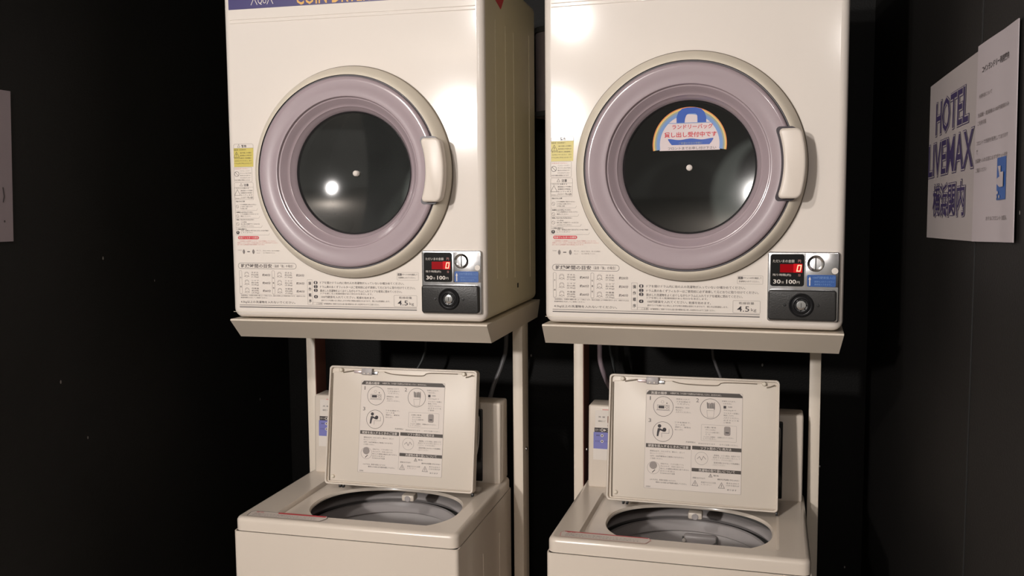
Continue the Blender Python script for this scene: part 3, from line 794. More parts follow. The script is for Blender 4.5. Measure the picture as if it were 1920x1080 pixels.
# ------------------------------------------------------------------ washers
def make_washer(label, loc, rotz, dx, filt):
    T = thing('coin_washer', label, 'washing machine', loc, rotz, 'top-loading washers under the dryers')
    w, dc, hc, hs, WD = 0.4804, 0.3393, 0.1853, 0.0278, 0.412
    bot = FZ - loc[2]
    b = MB()
    o1_ = rrect(-0.0015, w + 0.0015, -0.0020, WD + 0.001, 0.008, 5); o2_ = rrect(0.0015, w - 0.0015, 0.0010, WD - 0.002, 0.006, 5)
    n = len(o1_); zt_ = -hs - 0.0012; zb_ = bot + 0.02
    rr_ = [(o2_, zb_ + 0.02), (o2_, zt_), (o1_, zt_), (o1_, zb_)]
    b.add([(p[0], p[1], z) for L_, z in rr_ for p in L_], [(j * n + i, j * n + (i + 1) % n, (j + 1) * n + (i + 1) % n, (j + 1) * n + i) for j in range(3) for i in range(n)], 'washer', True)
    b.add([(p[0], p[1], zb_) for p in o1_], [tuple(range(n))], 'washer')
    for yy in (0.17, 0.30): b.box(w, w + 0.0028, yy - 0.0015, yy + 0.0015, -0.70, -0.10, 'washer', 0.0008)
    for xx in (0.03, w - 0.03):
        for yy in (0.04, 0.37): b.box(xx - 0.02, xx + 0.02, yy - 0.02, yy + 0.02, bot, bot + 0.021, 'rubber')
    b.build('cabinet', T)
    # top cover with rails, sunken deck and round mouth
    b = MB()
    cx, cy, rx, ry = 0.2600 + dx, 0.1600, 0.1640, 0.1290
    x0, x1, y0, y1 = 0.0610 + dx, 0.4345 + dx, 0.0390, 0.3080
    zd = -0.0095
    R = 0.009
    nseg = 5
    def outl(ins, rr=0.016): return rrect(ins, w - ins, ins, WD - ins, max(rr - ins * 0.6, 0.003), 6)
    base = outl(0); N = len(base)
    rows = [[(p[0], p[1], -hs) for p in base], [(p[0], p[1], -hs + 0.0006) for p in base]]
    for k in range(nseg + 1):
        a = k / nseg * pi / 2
        rows.append([(p[0], p[1], -R * (1 - sin(a))) for p in outl(R * (1 - cos(a)))])
    # resample to inner opening by projecting along angle
    ic = ((x0 + x1) / 2, (y0 + y1) / 2)
    allv = [v for r in rows for v in r]; fs = []
    for j in range(len(rows) - 1):
        for i in range(N): fs.append((j * N + i, j * N + (i + 1) % N, (j + 1) * N + (i + 1) % N, (j + 1) * N + i))
    b.add(allv, fs, 'washer', True)
    q0, q1 = R, w - R; p0, p1 = R, WD - R
    # top rails as flat strips around the sunken deck (inner corners rounded by the deck walls)
    top = rrect(q0, q1, p0, p1, 0.008, 6)
    inn = rrect(x0, x1, y0, y1, 0.012, 6)
    n = len(inn)
    b.add([(p[0], p[1], 0) for p in top] + [(p[0], p[1], 0) for p in inn], [(i, (i + 1) % n, n + (i + 1) % n, n + i) for i in range(n)], 'washer')
    # deck wall
    inn2 = rrect(x0 + 0.004, x1 - 0.004, y0 + 0.004, y1 - 0.004, 0.010, 6)
    inn1 = rrect(x0 + 0.001, x1 - 0.001, y0 + 0.001, y1 - 0.001, 0.0115, 6)
    rws = [(inn, 0), (inn1, -0.001), (inn2, zd)]
    vs = []; fs = []
    for L, z in rws: vs += [(p[0], p[1], z) for p in L]
    for j in range(2):
        for i in range(n): fs.append((j * n + i, j * n + (i + 1) % n, (j + 1) * n + (i + 1) % n, (j + 1) * n + i))
    b.add(vs, fs, 'washer', True)
    # deck to mouth, sampled on matching angles
    NN = 120
    def rect_pt(a):
        c_, s_ = cos(a), sin(a)
        tx = ((x1 - 0.004 - cx) if c_ > 0 else (x0 + 0.004 - cx)) / c_ if abs(c_) > 1e-9 else 1e9
        ty = ((y1 - 0.004 - cy) if s_ > 0 else (y0 + 0.004 - cy)) / s_ if abs(s_) > 1e-9 else 1e9
        t = min(tx, ty); return (cx + c_ * t, cy + s_ * t)
    def mouth(a, k=1.0, g=0.0):
        e = 2.35
        c_, s_ = cos(a), sin(a)
        rr = (abs(c_ / rx) ** e + abs(s_ / ry) ** e) ** (-1 / e)
        x_, y_ = cx + rr * k * c_, cy + rr * k * s_
        return (x_, min(max(y_, y0 + 0.0045 + g), y1 - 0.006))
    A = [(*rect_pt(2 * pi * i / NN), zd) for i in range(NN)]
    ex = [0.0]
    Bv = [(*mouth(2 * pi * i / NN), zd) for i in range(NN)]
    b.add(A + Bv, [(i, (i + 1) % NN, NN + (i + 1) % NN, NN + i) for i in range(NN)], 'washer')
    rws = [Bv, [(*mouth(2 * pi * i / NN, 0.985, 0.001), zd - 0.0035) for i in range(NN)], [(*mouth(2 * pi * i / NN, 0.985, 0.001), zd - 0.0065) for i in range(NN)]]
    vs = [v for r in rws for v in r]
    b.add(vs, [(j * NN + i, j * NN + (i + 1) % NN, (j + 1) * NN + (i + 1) % NN, (j + 1) * NN + i) for j in range(2) for i in range(NN)], 'washer', True)
    # faint fold on the right rail
    b.build('top_cover', T, ang=30)
    # tub
    tcx, tcy = 0.2400, 0.2060
    b = MB()
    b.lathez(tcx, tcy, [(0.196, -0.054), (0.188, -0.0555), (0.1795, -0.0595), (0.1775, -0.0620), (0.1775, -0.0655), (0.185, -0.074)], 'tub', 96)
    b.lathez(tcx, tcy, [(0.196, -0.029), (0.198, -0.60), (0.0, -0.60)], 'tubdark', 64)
    tub = b.build('outer_tub', T, ang=40)
    b = MB()
    b.lathez(tcx, tcy, [(0.1735, -0.085), (0.1735, -0.078), (0.1715, -0.0710), (0.1670, -0.0680), (0.1620, -0.0695), (0.1590, -0.0760), (0.1575, -0.0890), (0.1580, -0.0920), (0.1610, -0.0932)], 'tub', 96)
    b.lathez(tcx, tcy, [(0.1610, -0.0932), (0.1640, -0.0960), (0.1640, -0.330), (0.15, -0.345), (0.0, -0.345)], 'basket', 96)
    for k in range(3):
        a = radians(20 + 120 * k)
        b.lathez(tcx + 0.085 * cos(a), tcy + 0.085 * sin(a), [(0.045, -0.344), (0.02, -0.325), (0.0, -0.322)], 'tub', 16)
    basket = b.build('spin_basket', T, ang=40)
    # nozzle nub at the back of the mouth
    b = MB()
    b.box(cx - 0.010, cx + 0.020, 0.2700, 0.298, -0.0340, -0.0190, 'lid', 0.004)
    b.lathe(cx + 0.0050, -0.0275, [(0.007, 0.2697), (0.006, 0.2690), (0.0, 0.2700)], 'tub', 20)
    b.build('water_nozzle', T)
    if filt:
        b = MB()
        fx = 0.262
        b.box(fx - 0.036, fx + 0.036, 0.340, 0.362, -0.170, -0.0945, 'tub', 0.006)
        b.tube([(fx - 0.036, 0.339, -0.0960), (fx - 0.035, 0.337, -0.108), (fx - 0.022, 0.337, -0.1115), (fx + 0.020, 0.337, -0.1115), (fx + 0.034, 0.337, -0.106), (fx + 0.036, 0.339, -0.098)], 0.0018, 'tubdark', 8)
        b.lathe(fx - 0.034, -0.1040, [(0.004, 0.342), (0.004, 0.334), (0.0, 0.333)], 'paperwhite', 14)
        b.build('lint_filter', basket)
    # console
    b = MB()
    bm = bmesh.new(); bmesh.ops.create_cube(bm, size=1)
    for v in bm.verts:
        X = 0.013 if v.co.x < 0 else 0.4745; Z = -0.002 if v.co.z < 0 else hc
        Y = (dc + (0.008 if v.co.z > 0 else 0)) if v.co.y < 0 else 0.409
        v.co = Vector((X, Y, Z))
    bmesh.ops.bevel(bm, geom=bm.edges[:], offset=0.005, segments=3, affect='EDGES', profile=0.5)
    b.bm(bm, 'washer', True)
    cons = b.build('console', T)
    b = MB()
    yl = lambda z: dc + 0.008 * z / hc - 0.0006
    def face(x, y, z): return (x, yl(z) + y, z)
    b.fn = face
    b.rect(0.0285, 0.200, 0.1345, 0.1740, 0, 'paperwhite'); b.rect(0.0445, 0.1900, 0.1745, 0.1765, 0, 'pink')
    b.rect(0.0270, 0.200, 0.1245, 0.1345, 0, 'ink'); b.rect(0.0250, 0.200, 0.0870, 0.1245, 0, 'lilac'); b.rect(0.0245, 0.200, 0.0620, 0.0870, 0, 'paperwhite')
    yk = -0.0003
    b.text('洗 濯', 0.0355, 0.0505, 0.1590, 0.0035, yk, 'ink'); b.text('運転ﾗﾝﾌﾟ', 0.0350, 0.0520, 0.1495, 0.0040, yk, 'grey')
    for xx in (0.0565, 0.0650): b.rect(xx, xx + 0.0018, 0.1465, 0.1615, yk, 'redbrown')
    b.text('分', 0.0560, 0.0620, 0.1400, 0.004, yk, 'redbrown')
    b.text('スタート', 0.0285, 0.0400, 0.1295, 0.0050, yk, 'paperwhite'); b.ring(0.0445, 0.1295, 0.0022, 0.0034, yk, 'paperwhite')
    b.poly([(0.0490, 0.1265), (0.0490, 0.1325), (0.0535, 0.1295)], yk, 'paperwhite'); b.text('コース', 0.0550, 0.0690, 0.1295, 0.0050, yk, 'paperwhite')
    for zz in (0.1170, 0.1040):
        b.disc(0.0445, zz, 0.0032, yk, 'paperwhite', 16); b.disc(0.0445, zz, 0.0017, yk - 0.0001, 'ink', 12)
    b.text('標準', 0.0310, 0.0390, 0.1170, 0.0034, yk, 'ink'); b.text('すすぎ', 0.0290, 0.0385, 0.1040, 0.0034, yk, 'ink')
    b.text('ソフト', 0.0490, 0.0570, 0.1040, 0.0034, yk, 'ink')
    b.disc(0.0680, 0.1010, 0.0110, yk, 'paperwhite', 28)
    b.build('control_label', cons, merge=False)
    # dark coin slot housing with a chrome trim behind the lid
    b = MB()
    b.box(0.200, 0.4330, dc - 0.0030, dc + 0.02, 0.004, 0.170, 'black', 0.0025)
    b.build('coin_housing', cons)['label'] = 'glossy black coin housing'
    b = MB()
    b.tube([(0.4225, dc - 0.004, 0.162), (0.4265, dc - 0.005, 0.150), (0.4255, dc - 0.005, 0.10), (0.4210, dc - 0.0055, 0.068)], 0.0016, 'steel', 8)
    b.build('chrome_trim', cons)
    # red warning label along the front edge
    b = MB()
    def fl(x, y, z): return (x + dx * 0.0, z, 0.0007 + y)     # print helpers draw in x-z; lay it flat
    b.fn = lambda x, y, z: (x, z, 0.0006 - y)
    b.poly([(0.0225, 0.0120), (0.185, 0.0120), (0.193, 0.0300), (0.188, 0.0420), (0.0245, 0.0420), (0.0195, 0.033)], 0, 'labelbg')
    b.pline([(0.0225, 0.0120), (0.185, 0.0120), (0.193, 0.0300), (0.188, 0.0420), (0.0245, 0.0420), (0.0195, 0.033)], 0.0012, -0.0002, 'ink' if not filt else 'pink', True)
    b.rect(0.080 if not filt else 0.026, 0.187, 0.0350 if not filt else 0.0385, 0.0420, -0.0003, 'red')
    b.text('警告', 0.0300, 0.0480, 0.0370, 0.0060, -0.0003, 'red')
    b.text('運転中はふたを開けないでください。', 0.0300, 0.170, 0.0275, 0.0050, -0.0003, 'lgrey'); b.text('脱水槽に手を入れるとケガをする恐れがあります。', 0.0300, 0.175, 0.0195, 0.0045, -0.0003, 'lgrey')
    b.v = [(v[0], v[1], v[2]) for v in b.v]
    b.build('safety_label', T, merge=False)

    # lid, hinged at the back edge of the deck, standing open
    lw, lh, th = 0.351, 0.267, 0.016
    lx, ly, lz = 0.0820 + dx, 0.2310, 0.0080
    tilt = radians(9.5)
    def lf(x, y, z): return (lx + x, ly + y * cos(tilt) + z * sin(tilt), lz + z * cos(tilt) - y * sin(tilt))
    b = MB(lf)
    out = rrect(0, lw, 0, lh, 0.008, 6)
    # shell: back plate, raised rim, inner liner
    b.plate(out, 0.002, th, 'lid', 0.0008)
    def rimloop(i): return rrect(i, lw - i, i, lh - i, max(0.008 - i * 0.5, 0.003), 6)
    n = len(out)
    rws = [(rimloop(0), 0.004), (rimloop(0), -0.0035), (rimloop(0.0010), -0.0052), (rimloop(0.0032), -0.0052), (rimloop(0.0042), -0.0040), (rimloop(0.0046), 0.0018)]
    vs = []
    for L, y in rws: vs += [(p[0], y, p[1]) for p in L]
    b.add(vs, [(j * n + i, j * n + (i + 1) % n, (j + 1) * n + (i + 1) % n, (j + 1) * n + i) for j in range(len(rws) - 1) for i in range(n)], 'lid', True)
    # liner panel with a wavy top where the finger grip lies
    lo = [(0.0100, 0.0085), (0.3475, 0.0065), (0.3475, 0.2540), (0.325, 0.2545), (0.318, 0.2590), (0.300, 0.2592), (0.240, 0.2590), (0.232, 0.2555), (0.225, 0.2520), (0.150, 0.2530), (0.132, 0.2575), (0.120, 0.2560), (0.112, 0.2500), (0.075, 0.2510), (0.060, 0.2580), (0.045, 0.2575), (0.036, 0.2540), (0.0100, 0.2520)]
    b.plate(lo, -0.0030, 0.0025, 'lid', 0.0015)
    lid = b.build('lid', T, ang=35)
    for (xx, zz) in ((0.0285, 0.2572), (0.3200, 0.2582), (0.0200, 0.0180)):
        b = MB(lf)
        b.lathe(xx, zz, [(0.0045, 0.0), (0.0043, -0.0058), (0.003, -0.0072), (0.0, -0.0074)], 'flange', 20)
        b.build('lid_buffer', lid)
    b = MB(lf)
    b.box(0.0790, 0.1050, -0.0075, 0.001, 0.2480, 0.2640, 'tub', 0.0025)
    b.box(0.0600, 0.0790, -0.0055, 0.001, 0.2515, 0.2575, 'duct', 0.0015); b.box(0.1050, 0.1180, -0.0055, 0.001, 0.2490, 0.2570, 'chrome', 0.0015)
    for xx in (0.087, 0.0965): b.lathe(xx, 0.2515, [(0.0022, -0.0075), (0.0016, -0.0090), (0.0, -0.0092)], 'paperwhite', 12)
    b.build('lid_catch', lid)
    b = MB(lf)
    for (xa, xb, za, zb_) in ((0.034, 0.060, 0.2520, 0.2565), (0.325, 0.341, 0.2510, 0.2570)):
        b.tube([(xa, -0.0045, za), ((xa + xb) / 2, -0.0052, za + 0.0022), (xb, -0.0045, zb_)], 0.0012, 'seam', 6)
    b.tube([(0.012, -0.0042, 0.008), (0.0112, -0.0045, 0.03), (0.0100, -0.0045, 0.13), (0.0085, -0.0045, 0.250)], 0.0014, 'seam', 6)
    b.tube([(0.134, -0.0040, 0.2560), (0.160, -0.0046, 0.2515), (0.222, -0.0046, 0.2508), (0.240, -0.0040, 0.2572), (0.306, -0.0038, 0.2578)], 0.0009, 'seam', 6)
    b.build('grip_groove', lid)
    for xx in (0.034, 0.042, 0.346):
        b = MB(lf); b.box(xx, xx + 0.005, -0.002, 0.006, -0.0065, 0.001, 'rubber', 0.001); b.build('hinge_pin', lid)
    # instruction label inside the lid
    b = MB(lf)
    Y0 = -0.0034; Y1 = -0.0037; Y2 = -0.0039
    b.poly(rrect(0.0795, 0.2775, 0.0310, 0.2360, 0.0015, 2), Y0, 'labelbg')
    b.pline(rrect(0.0795, 0.2775, 0.0310, 0.2360, 0.0015, 2), 0.0004, Y1, 'lgrey', True)
    b.poly([(0.0800, 0.2265), (0.2775, 0.2275), (0.2770, 0.2310), (0.2715, 0.2358), (0.0855, 0.2350), (0.0810, 0.2305)], Y1, 'bar')
    b.text('洗濯の順序', 0.0895, 0.1230, 0.2305, 0.0056, Y2, 'labelbg', 0.01)
    b.text('★運転終了後、フタを開けて洗濯物を必ずお取り出しください。次の方のために。', 0.1300, 0.2350, 0.2312, 0.0038, Y2, 'labelbg')
    for t, xx, zz in (('1', 0.0885, 0.2190), ('2', 0.1865, 0.2190), ('3', 0.0885, 0.1725)):
        b.text(t, xx - (0.0012 if t == '1' else 0.0028), xx + (0.0008 if t == '1' else 0.0028), zz, 0.0080, Y1, 'grey')
    for (ccx, ccz) in ((0.1160, 0.2025), (0.2130, 0.2025), (0.1160, 0.1500)): b.ring(ccx, ccz, 0.0202, 0.0210, Y1, 'bar', 48)
    # picture 1: detergent on the machine
    b.pline([(0.1035, 0.2055), (0.128, 0.2055), (0.128, 0.1960), (0.1035, 0.1960)], 0.0006, Y1, 'grey', True)
    b.rect(0.1060, 0.1180, 0.1985, 0.2040, Y2, 'ink'); b.ring(0.1235, 0.2015, 0.0022, 0.0030, Y2, 'grey', 16)
    b.line((0.1010, 0.1945), (0.1300, 0.1945), 0.0006, Y1, 'grey'); b.ring(0.1140, 0.2120, 0.0026, 0.0031, Y1, 'lgrey', 16); b.poly([(0.1215, 0.2085), (0.1250, 0.2085), (0.1232, 0.2118)], Y1, 'grey')
    # picture 2: clothes dropped in a basket
    for i in range(6):
        b.poly([(0.2055 + i * 0.0029, 0.2155 - (i % 2) * 0.001), (0.2072 + i * 0.0029, 0.2155 - (i % 3) * 0.0015), (0.2085 + i * 0.0027, 0.2025), (0.2066 + i * 0.0027, 0.2035)], Y1, 'ink')
    b.pline([(0.2060, 0.1990), (0.2075, 0.1850), (0.2195, 0.1850), (0.2210, 0.1990)], 0.0006, Y1, 'lgrey', True); b.rect(0.2205, 0.2215, 0.2000, 0.2160, Y1, 'grey')
    # picture 3: a person loading the machine
    b.disc(0.1090, 0.1615, 0.0037, Y1, 'ink', 20)
    b.poly([(0.1055, 0.1565), (0.1100, 0.1570), (0.1180, 0.1530), (0.1225, 0.1535), (0.1215, 0.1500), (0.1170, 0.1500), (0.1105, 0.1525), (0.1085, 0.1480), (0.1070, 0.1400), (0.1035, 0.1400), (0.1040, 0.1480)], Y1, 'ink')
    b.disc(0.1195, 0.1545, 0.0040, Y1, 'ink', 16)
    b.pline([(0.1140, 0.1380), (0.1140, 0.1470), (0.1290, 0.1470), (0.1290, 0.1560)], 0.0006, Y1, 'grey')
    ls = [('洗剤を入れて', 0.142, 0.170, 0.2195), ('フタを閉めて', 0.1425, 0.1720, 0.2140), ('ください。', 0.1450, 0.170, 0.2095), ('柔軟剤は、別の', 0.1410, 0.1700, 0.2020), ('投入口へ', 0.1420, 0.156, 0.1970), ('入れてください。', 0.1420, 0.1735, 0.1925),
          ('衣類を入れます。', 0.2360, 0.2640, 0.2195), ('つめすぎに', 0.2380, 0.2560, 0.2145), ('洗濯量', 0.2480, 0.2570, 0.2080), ('約4.5kgまで', 0.2400, 0.2650, 0.2010), ('ファスナーを閉じ', 0.2400, 0.2715, 0.1950), ('裏返してから', 0.2400, 0.2600, 0.1905), ('入れてください。', 0.2400, 0.2710, 0.1855), ('必ずネットを', 0.2400, 0.2710, 0.1805), ('ご使用', 0.2400, 0.2540, 0.1758),
          ('フタを閉めて、', 0.1400, 0.1740, 0.1710), ('コースを', 0.1410, 0.1620, 0.1660), ('選択し、硬貨を', 0.1410, 0.1740, 0.1612), ('投入します。', 0.1410, 0.1580, 0.1560),
          ('お願い事項', 0.2020, 0.2250, 0.1640), ('ポケットの中の', 0.2040, 0.2240, 0.1590), ('ティッシュは取り除く', 0.2040, 0.2320, 0.1540), ('こと', 0.2040, 0.2140, 0.1500), ('フィルターの掃除を', 0.2000, 0.2240, 0.1445), ('定期的に行ってください。', 0.2290, 0.2610, 0.1445), ('してください。', 0.2000, 0.2260, 0.1405),
          ('洗濯時間は', 0.1640, 0.1840, 0.1315), ('約30分かかります', 0.1900, 0.2240, 0.1300), ('のでご注意ください。', 0.2330, 0.2700, 0.1300)]
    for t, xa, xb, zc_ in ls: b.text(t, xa, xb, zc_, 0.0030, Y1, 'grey')
    b.rect(0.2395, 0.2450, 0.2045, 0.2100, Y1, 'ink')
    b.pline(rrect(0.1955, 0.2665, 0.1365, 0.1695, 0.001, 1), 0.0004, Y1, 'lgrey', True)
    b.poly(rrect(0.2415, 0.2545, 0.1490, 0.1675, 0.003, 3), Y1, 'lgrey'); b.rect(0.2445, 0.2515, 0.1540, 0.1560, Y2, 'ink')
    b.rect(0.0815, 0.1745, 0.1160, 0.1240, Y1, 'bar'); b.text('硬貨を投入するときのご注意', 0.0860, 0.1700, 0.1200, 0.0058, Y2, 'labelbg', 0.008)
    b.rect(0.1775, 0.2770, 0.1170, 0.1245, Y1, 'bar'); b.text('ソフト剤のご使用方法', 0.1950, 0.2570, 0.1208, 0.0058, Y2, 'labelbg', 0.008)
    b.rect(0.1775, 0.2770, 0.0720, 0.0790, Y1, 'bar'); b.text('洗濯物の取り扱いについて', 0.1915, 0.2650, 0.0755, 0.0056, Y2, 'labelbg', 0.008)
    b.line((0.1760, 0.1160), (0.1760, 0.0420), 0.0004, Y1, 'lgrey')
    ls = [('硬貨は必ず、ひとつずつ、静かに、正しく', 0.0905, 0.1620, 0.1090, 'grey'), ('投入してください。', 0.0905, 0.1220, 0.1040, 'lgrey'), ('50円・500円硬貨はご使用になれません', 0.0910, 0.1610, 0.0985, 'grey'), ('ご注意ください。', 0.0910, 0.1170, 0.0935, 'grey'),
          ('運転中は、フタを開けても', 0.1130, 0.1610, 0.0835, 'lgrey'), ('停止はせず、洗濯の途中での', 0.1130, 0.1610, 0.0785, 'lgrey'), ('投入した硬貨は絶対に戻りません', 0.1130, 0.1720, 0.0735, 'grey'), ('途中の変更は', 0.1120, 0.1430, 0.0685, 'lgrey'), ('できませんので注意', 0.1120, 0.1430, 0.0638, 'ink'),
          ('入れすぎは、故障の原因になります。', 0.0910, 0.1460, 0.0495, 'grey'), ('硬貨を入れる前に必ず電源を確認してください。', 0.1040, 0.1680, 0.0445, 'ink'),
          ('柔軟剤、ソフト剤は、別売りです', 0.2220, 0.2740, 0.1075, 'grey'), ('最終すすぎの時に投入して', 0.2200, 0.2750, 0.1030, 'lgrey'), ('ください。すすぎの前に', 0.2180, 0.2600, 0.0985, 'lgrey'), ('直接衣類にかけないで洗濯槽に', 0.2220, 0.2740, 0.0925, 'grey'), ('入れてください', 0.2200, 0.2450, 0.0880, 'lgrey'),
          ('警告', 0.2215, 0.2330, 0.0660, 'ink'), ('感電のおそれあり', 0.1800, 0.2050, 0.0590, 'ink'), ('運転中は洗濯槽に手を入れない', 0.2300, 0.2740, 0.0590, 'ink'), ('高温やけどに注意', 0.1970, 0.2270, 0.0510, 'grey'), ('ください', 0.1970, 0.2180, 0.0465, 'lgrey'), ('巻き込まれて', 0.2480, 0.2740, 0.0525, 'grey'), ('けがの恐れが', 0.2480, 0.2740, 0.0478, 'grey'), ('あります', 0.2500, 0.2690, 0.0390, 'ink'), ('注意事項', 0.0830, 0.0930, 0.0345, 'grey')]
    for t, xa, xb, zc_, mm in ls: b.text(t, xa, xb, zc_, 0.0032, Y1, mm)
    b.ring(0.1970, 0.0995, 0.0128, 0.0134, Y1, 'lgrey', 32); b.pline([(0.188, 0.098), (0.193, 0.103), (0.197, 0.096), (0.201, 0.104), (0.206, 0.098)], 0.0012, Y1, 'lgrey')
    b.ring(0.0985, 0.0740, 0.0125, 0.0131, Y1, 'lgrey', 32); b.disc(0.0980, 0.0790, 0.0080, Y1, 'lgrey', 20); b.line((0.0960, 0.0640), (0.1020, 0.0700), 0.0015, Y1, 'ink')
    for (tx_, tz_, r_) in ((0.2160, 0.0655, 0.0035), (0.1850, 0.0475, 0.0060), (0.2385, 0.0465, 0.0062)):
        b.pline([(tx_ - r_, tz_ - r_ * 0.8), (tx_ + r_, tz_ - r_ * 0.8), (tx_, tz_ + r_)], 0.0008, Y1, 'grey', True); b.rect(tx_ - 0.0005, tx_ + 0.0005, tz_ - r_ * 0.5, tz_ + r_ * 0.4, Y1, 'grey')
    b.build('instruction_label', lid, merge=False)
    return T
WZ = -0.63049
make_washer('cream top-loading washer on the left with its lid raised', (-0.99275, 1.67131, WZ), -0.0151, 0.0105, False)
make_washer('cream top-loading washer on the right, lid raised and lint filter showing', (-0.34108, 1.69013, WZ), -0.0373, -0.0085, True)

# ------------------------------------------------------------------ notices on the walls
def wr_x(Y): return WRX - sin(WR_YAW) * Y
def sheet(name, corners, label, cat, group, m, draw, xfun, sgn, curl=0.004, th=0.0012, seed=0):
    """corners: (Y, z) of top-left, top-right, bottom-right, bottom-left"""
    cy = sum(c[0] for c in corners) / 4; cz = sum(c[1] for c in corners) / 4
    def f(a, t, c):          # a 0..1 left to right, c 0..1 bottom to top, t depth (negative towards the room)
        TL, TR, BR, BL = corners
        y = (TL[0] * (1 - a) + TR[0] * a) * c + (BL[0] * (1 - a) + BR[0] * a) * (1 - c)
        z = (TL[1] * (1 - a) + TR[1] * a) * c + (BL[1] * (1 - a) + BR[1] * a) * (1 - c)
        off = curl * (0.35 + 0.65 * abs(sin(3.1 * a + seed)) * (0.4 + 0.6 * (1 - c)))
        return (xfun(y) + sgn * (off - t) - xfun(cy), y - cy, z - cz)
    b = MB(f)
    nx, nz = 14, 10
    for side in (0, 1):
        t = -th if side == 0 else 0.0
        vs = [(i / nx, t, j / nz) for j in range(nz + 1) for i in range(nx + 1)]
        b.add(vs, [(j * (nx + 1) + i, j * (nx + 1) + i + 1, (j + 1) * (nx + 1) + i + 1, (j + 1) * (nx + 1) + i) for j in range(nz) for i in range(nx)], m, True)
    rim = [(i / nx, 0) for i in range(nx)] + [(1, j / nz) for j in range(nz)] + [(1 - i / nx, 1) for i in range(nx)] + [(0, 1 - j / nz) for j in range(nz)]
    n = len(rim)
    b.add([(p[0], -th, p[1]) for p in rim] + [(p[0], 0, p[1]) for p in rim], [(i, (i + 1) % n, n + (i + 1) % n, n + i) for i in range(n)], m)
    draw(b, -th - 0.0006)
    o = b.build(name, loc=(xfun(cy), cy, cz), merge=False)
    return tag(o, label, cat, group)
def draw_hotel(b, y):
    for t, xa, xb, zc, h, sl in (('HOTEL', 0.175, 0.850, 0.755, 0.215, 0.0), ('LIVEMAX', 0.015, 0.955, 0.500, 0.215, 0.0), ('横浜関内', 0.155, 0.830, 0.235, 0.205, 0.0)):
        b.text(t, xa - 0.008, xb + 0.008, zc, h + 0.014, y, 'postblue', 0.050, sl)
        b.text(t, xa - 0.003, xb + 0.003, zc, h + 0.005, y - 0.0003, 'paper', 0.036, sl)
        b.text(t, xa + 0.003, xb - 0.003, zc, h - 0.008, y - 0.0006, 'postblue', 0.010, sl)
def draw_info(b, y):
    b.text('コインランドリー利用案内', 0.15, 0.80, 0.865, 0.035, y, 'ink', 0.02)
    for t, xa, xb, zc in (('利用料金について', 0.09, 0.42, 0.735), ('洗濯機・乾燥機は100円硬貨のみ', 0.07, 0.83, 0.640), ('ご利用可能', 0.07, 0.30, 0.600), ('フロントで洗剤を販売しております', 0.06, 0.82, 0.500), ('で', 0.06, 0.10, 0.455), ('洗濯機へ入れる前に必ずポケット内を', 0.04, 0.82, 0.410), ('ご確認ください', 0.06, 0.34, 0.362), ('ホテルフロント 支配人', 0.36, 0.84, 0.115)):
        b.text(t, xa, xb, zc, 0.022, y, 'grey')
    # small blue picture of a washing packet
    b.rect(0.580, 0.800, 0.200, 0.400, y, 'blue')
    b.poly([(0.62, 0.36), (0.69, 0.36), (0.69, 0.33), (0.76, 0.33), (0.76, 0.26), (0.66, 0.26), (0.60, 0.28), (0.60, 0.30), (0.66, 0.31), (0.64, 0.34)], y - 0.0016, 'paper2')
    for xx, zz in ((0.62, 0.235), (0.66, 0.215), (0.60, 0.215)): b.disc(xx, zz, 0.008, y - 0.0016, 'paper2', 10, 2.0)
sheet('wall_notice', [(1.789, 0.204), (1.469, 0.217), (1.464, -0.056), (1.784, -0.061)], 'grey-white hotel notice with three rows of tall indigo letters on right wall', 'notice', 'paper notices on the right wall', 'paper', draw_hotel, wr_x, -1, 0.003)
sheet('wall_notice', [(1.472, 0.2225), (1.287, 0.227), (1.270, -0.050), (1.464, -0.056)], 'white notice with small lines of text and a blue picture on right wall', 'notice', 'paper notices on the right wall', 'paper2', draw_info, wr_x, -1, 0.005, seed=1.1)
def draw_left(b, y):
    b.pline([(0.895, 0.36), (0.908, 0.30), (0.895, 0.26)], 0.010, y, 'ink'); b.disc(0.905, 0.135, 0.008, y, 'ink', 10, 1.0)
sheet('wall_notice', [(1.200, 0.2100), (1.422, 0.2110), (1.410, -0.0555), (1.190, -0.0545)], 'mauve-white sheet on left wall cut by the photo edge', 'notice', 'paper notice on the left wall', 'paper3', draw_left, lambda Y: -1.26, 1, 0.003)

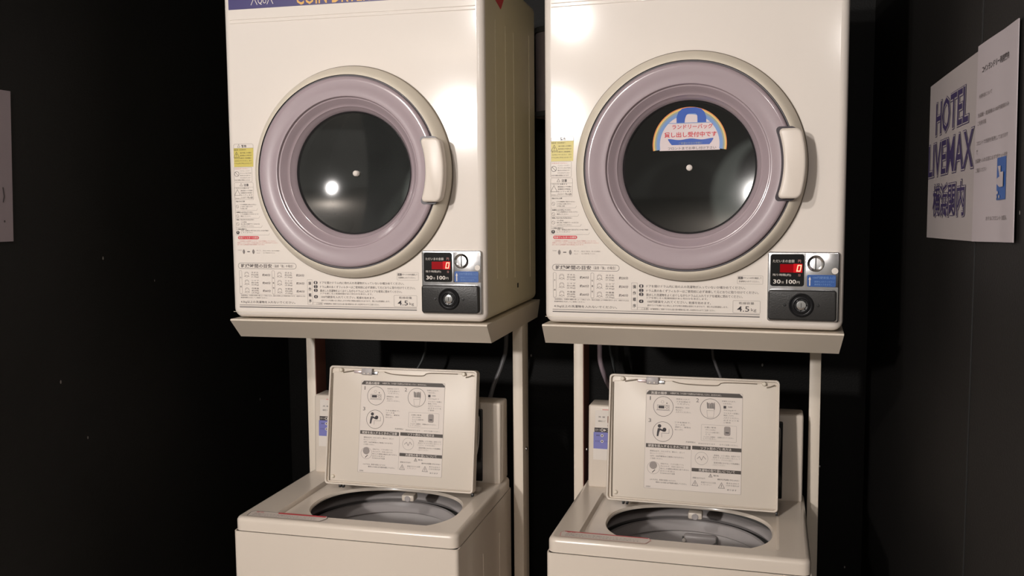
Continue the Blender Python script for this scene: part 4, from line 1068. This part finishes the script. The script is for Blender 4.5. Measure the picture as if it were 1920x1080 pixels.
# ------------------------------------------------------------------ cables, duct
def cable(label, pts, r, m, cat='cable', name='power_cable'):
    pts = [(pts[0][0] * 1.075, pts[0][1] * 1.075, -0.16)] + [tuple(q * 1.075 for q in p) for p in pts[1:]]
    pts.append((pts[-1][0], pts[-1][1], FZ + 0.01))
    c = pts[0]; r *= 1.06
    b = MB(); b.tube([(p[0] - c[0], p[1] - c[1], p[2] - c[2]) for p in pts], r, m)
    tag(b.build(name, loc=c), label, cat)
cable('thin dark cable hanging behind the left washer lid', [(-0.742, 2.16, -0.20), (-0.740, 2.16, -0.32), (-0.744, 2.15, -0.37), (-0.775, 2.14, -0.44), (-0.80, 2.14, -0.60), (-0.80, 2.15, -0.95)], 0.0035, 'cable3')
cable('grey hose hanging above the right end of the left washer console', [(-0.536, 2.16, -0.20), (-0.530, 2.14, -0.32), (-0.537, 2.125, -0.375), (-0.560, 2.115, -0.440), (-0.575, 2.13, -0.52), (-0.575, 2.16, -0.80)], 0.0055, 'cable', 'hose', 'hose')
cable('mauve-grey hose beside the left leg of the right stand', [(-0.310, 2.14, -0.20), (-0.305, 2.14, -0.32), (-0.303, 2.14, -0.365), (-0.287, 2.14, -0.412), (-0.262, 2.14, -0.46), (-0.235, 2.15, -0.55), (-0.23, 2.16, -0.9)], 0.0058, 'cable2', 'hose', 'hose')
cable('dark thin cable next to the mauve-grey hose', [(-0.295, 2.19, -0.20), (-0.290, 2.19, -0.32), (-0.280, 2.19, -0.375), (-0.274, 2.19, -0.45), (-0.27, 2.19, -0.8)], 0.0040, 'cable3')
cable('thin grey cable hanging behind the right washer lid', [(-0.050, 2.15, -0.20), (-0.047, 2.15, -0.325), (-0.040, 2.15, -0.362), (-0.026, 2.15, -0.400), (-0.01, 2.15, -0.46), (0.0, 2.16, -0.8)], 0.0034, 'cable')
T = thing('exhaust_duct', 'pale metal exhaust duct seen in the gap between the two dryers', 'duct', (-0.432, 2.330, 0.222))
b = MB()
b.lathez(0, 0, [(0.0, 0.0), (0.062, 0.0), (0.062, 0.215), (0.0, 0.215)], 'duct', 40)
b.build('duct_body', T)
for z0 in (0.0, 0.205):
    b = MB(); b.lathez(0, 0, [(0.062, z0 - 0.001), (0.067, z0), (0.067, z0 + 0.012), (0.062, z0 + 0.013)], 'tubdark', 40); b.build('duct_collar', T)
b = MB(); b.lathe(0, 0.11, [(0.045, 0.05), (0.045, 0.1195)], 'duct', 32); b.build('wall_pipe', T)
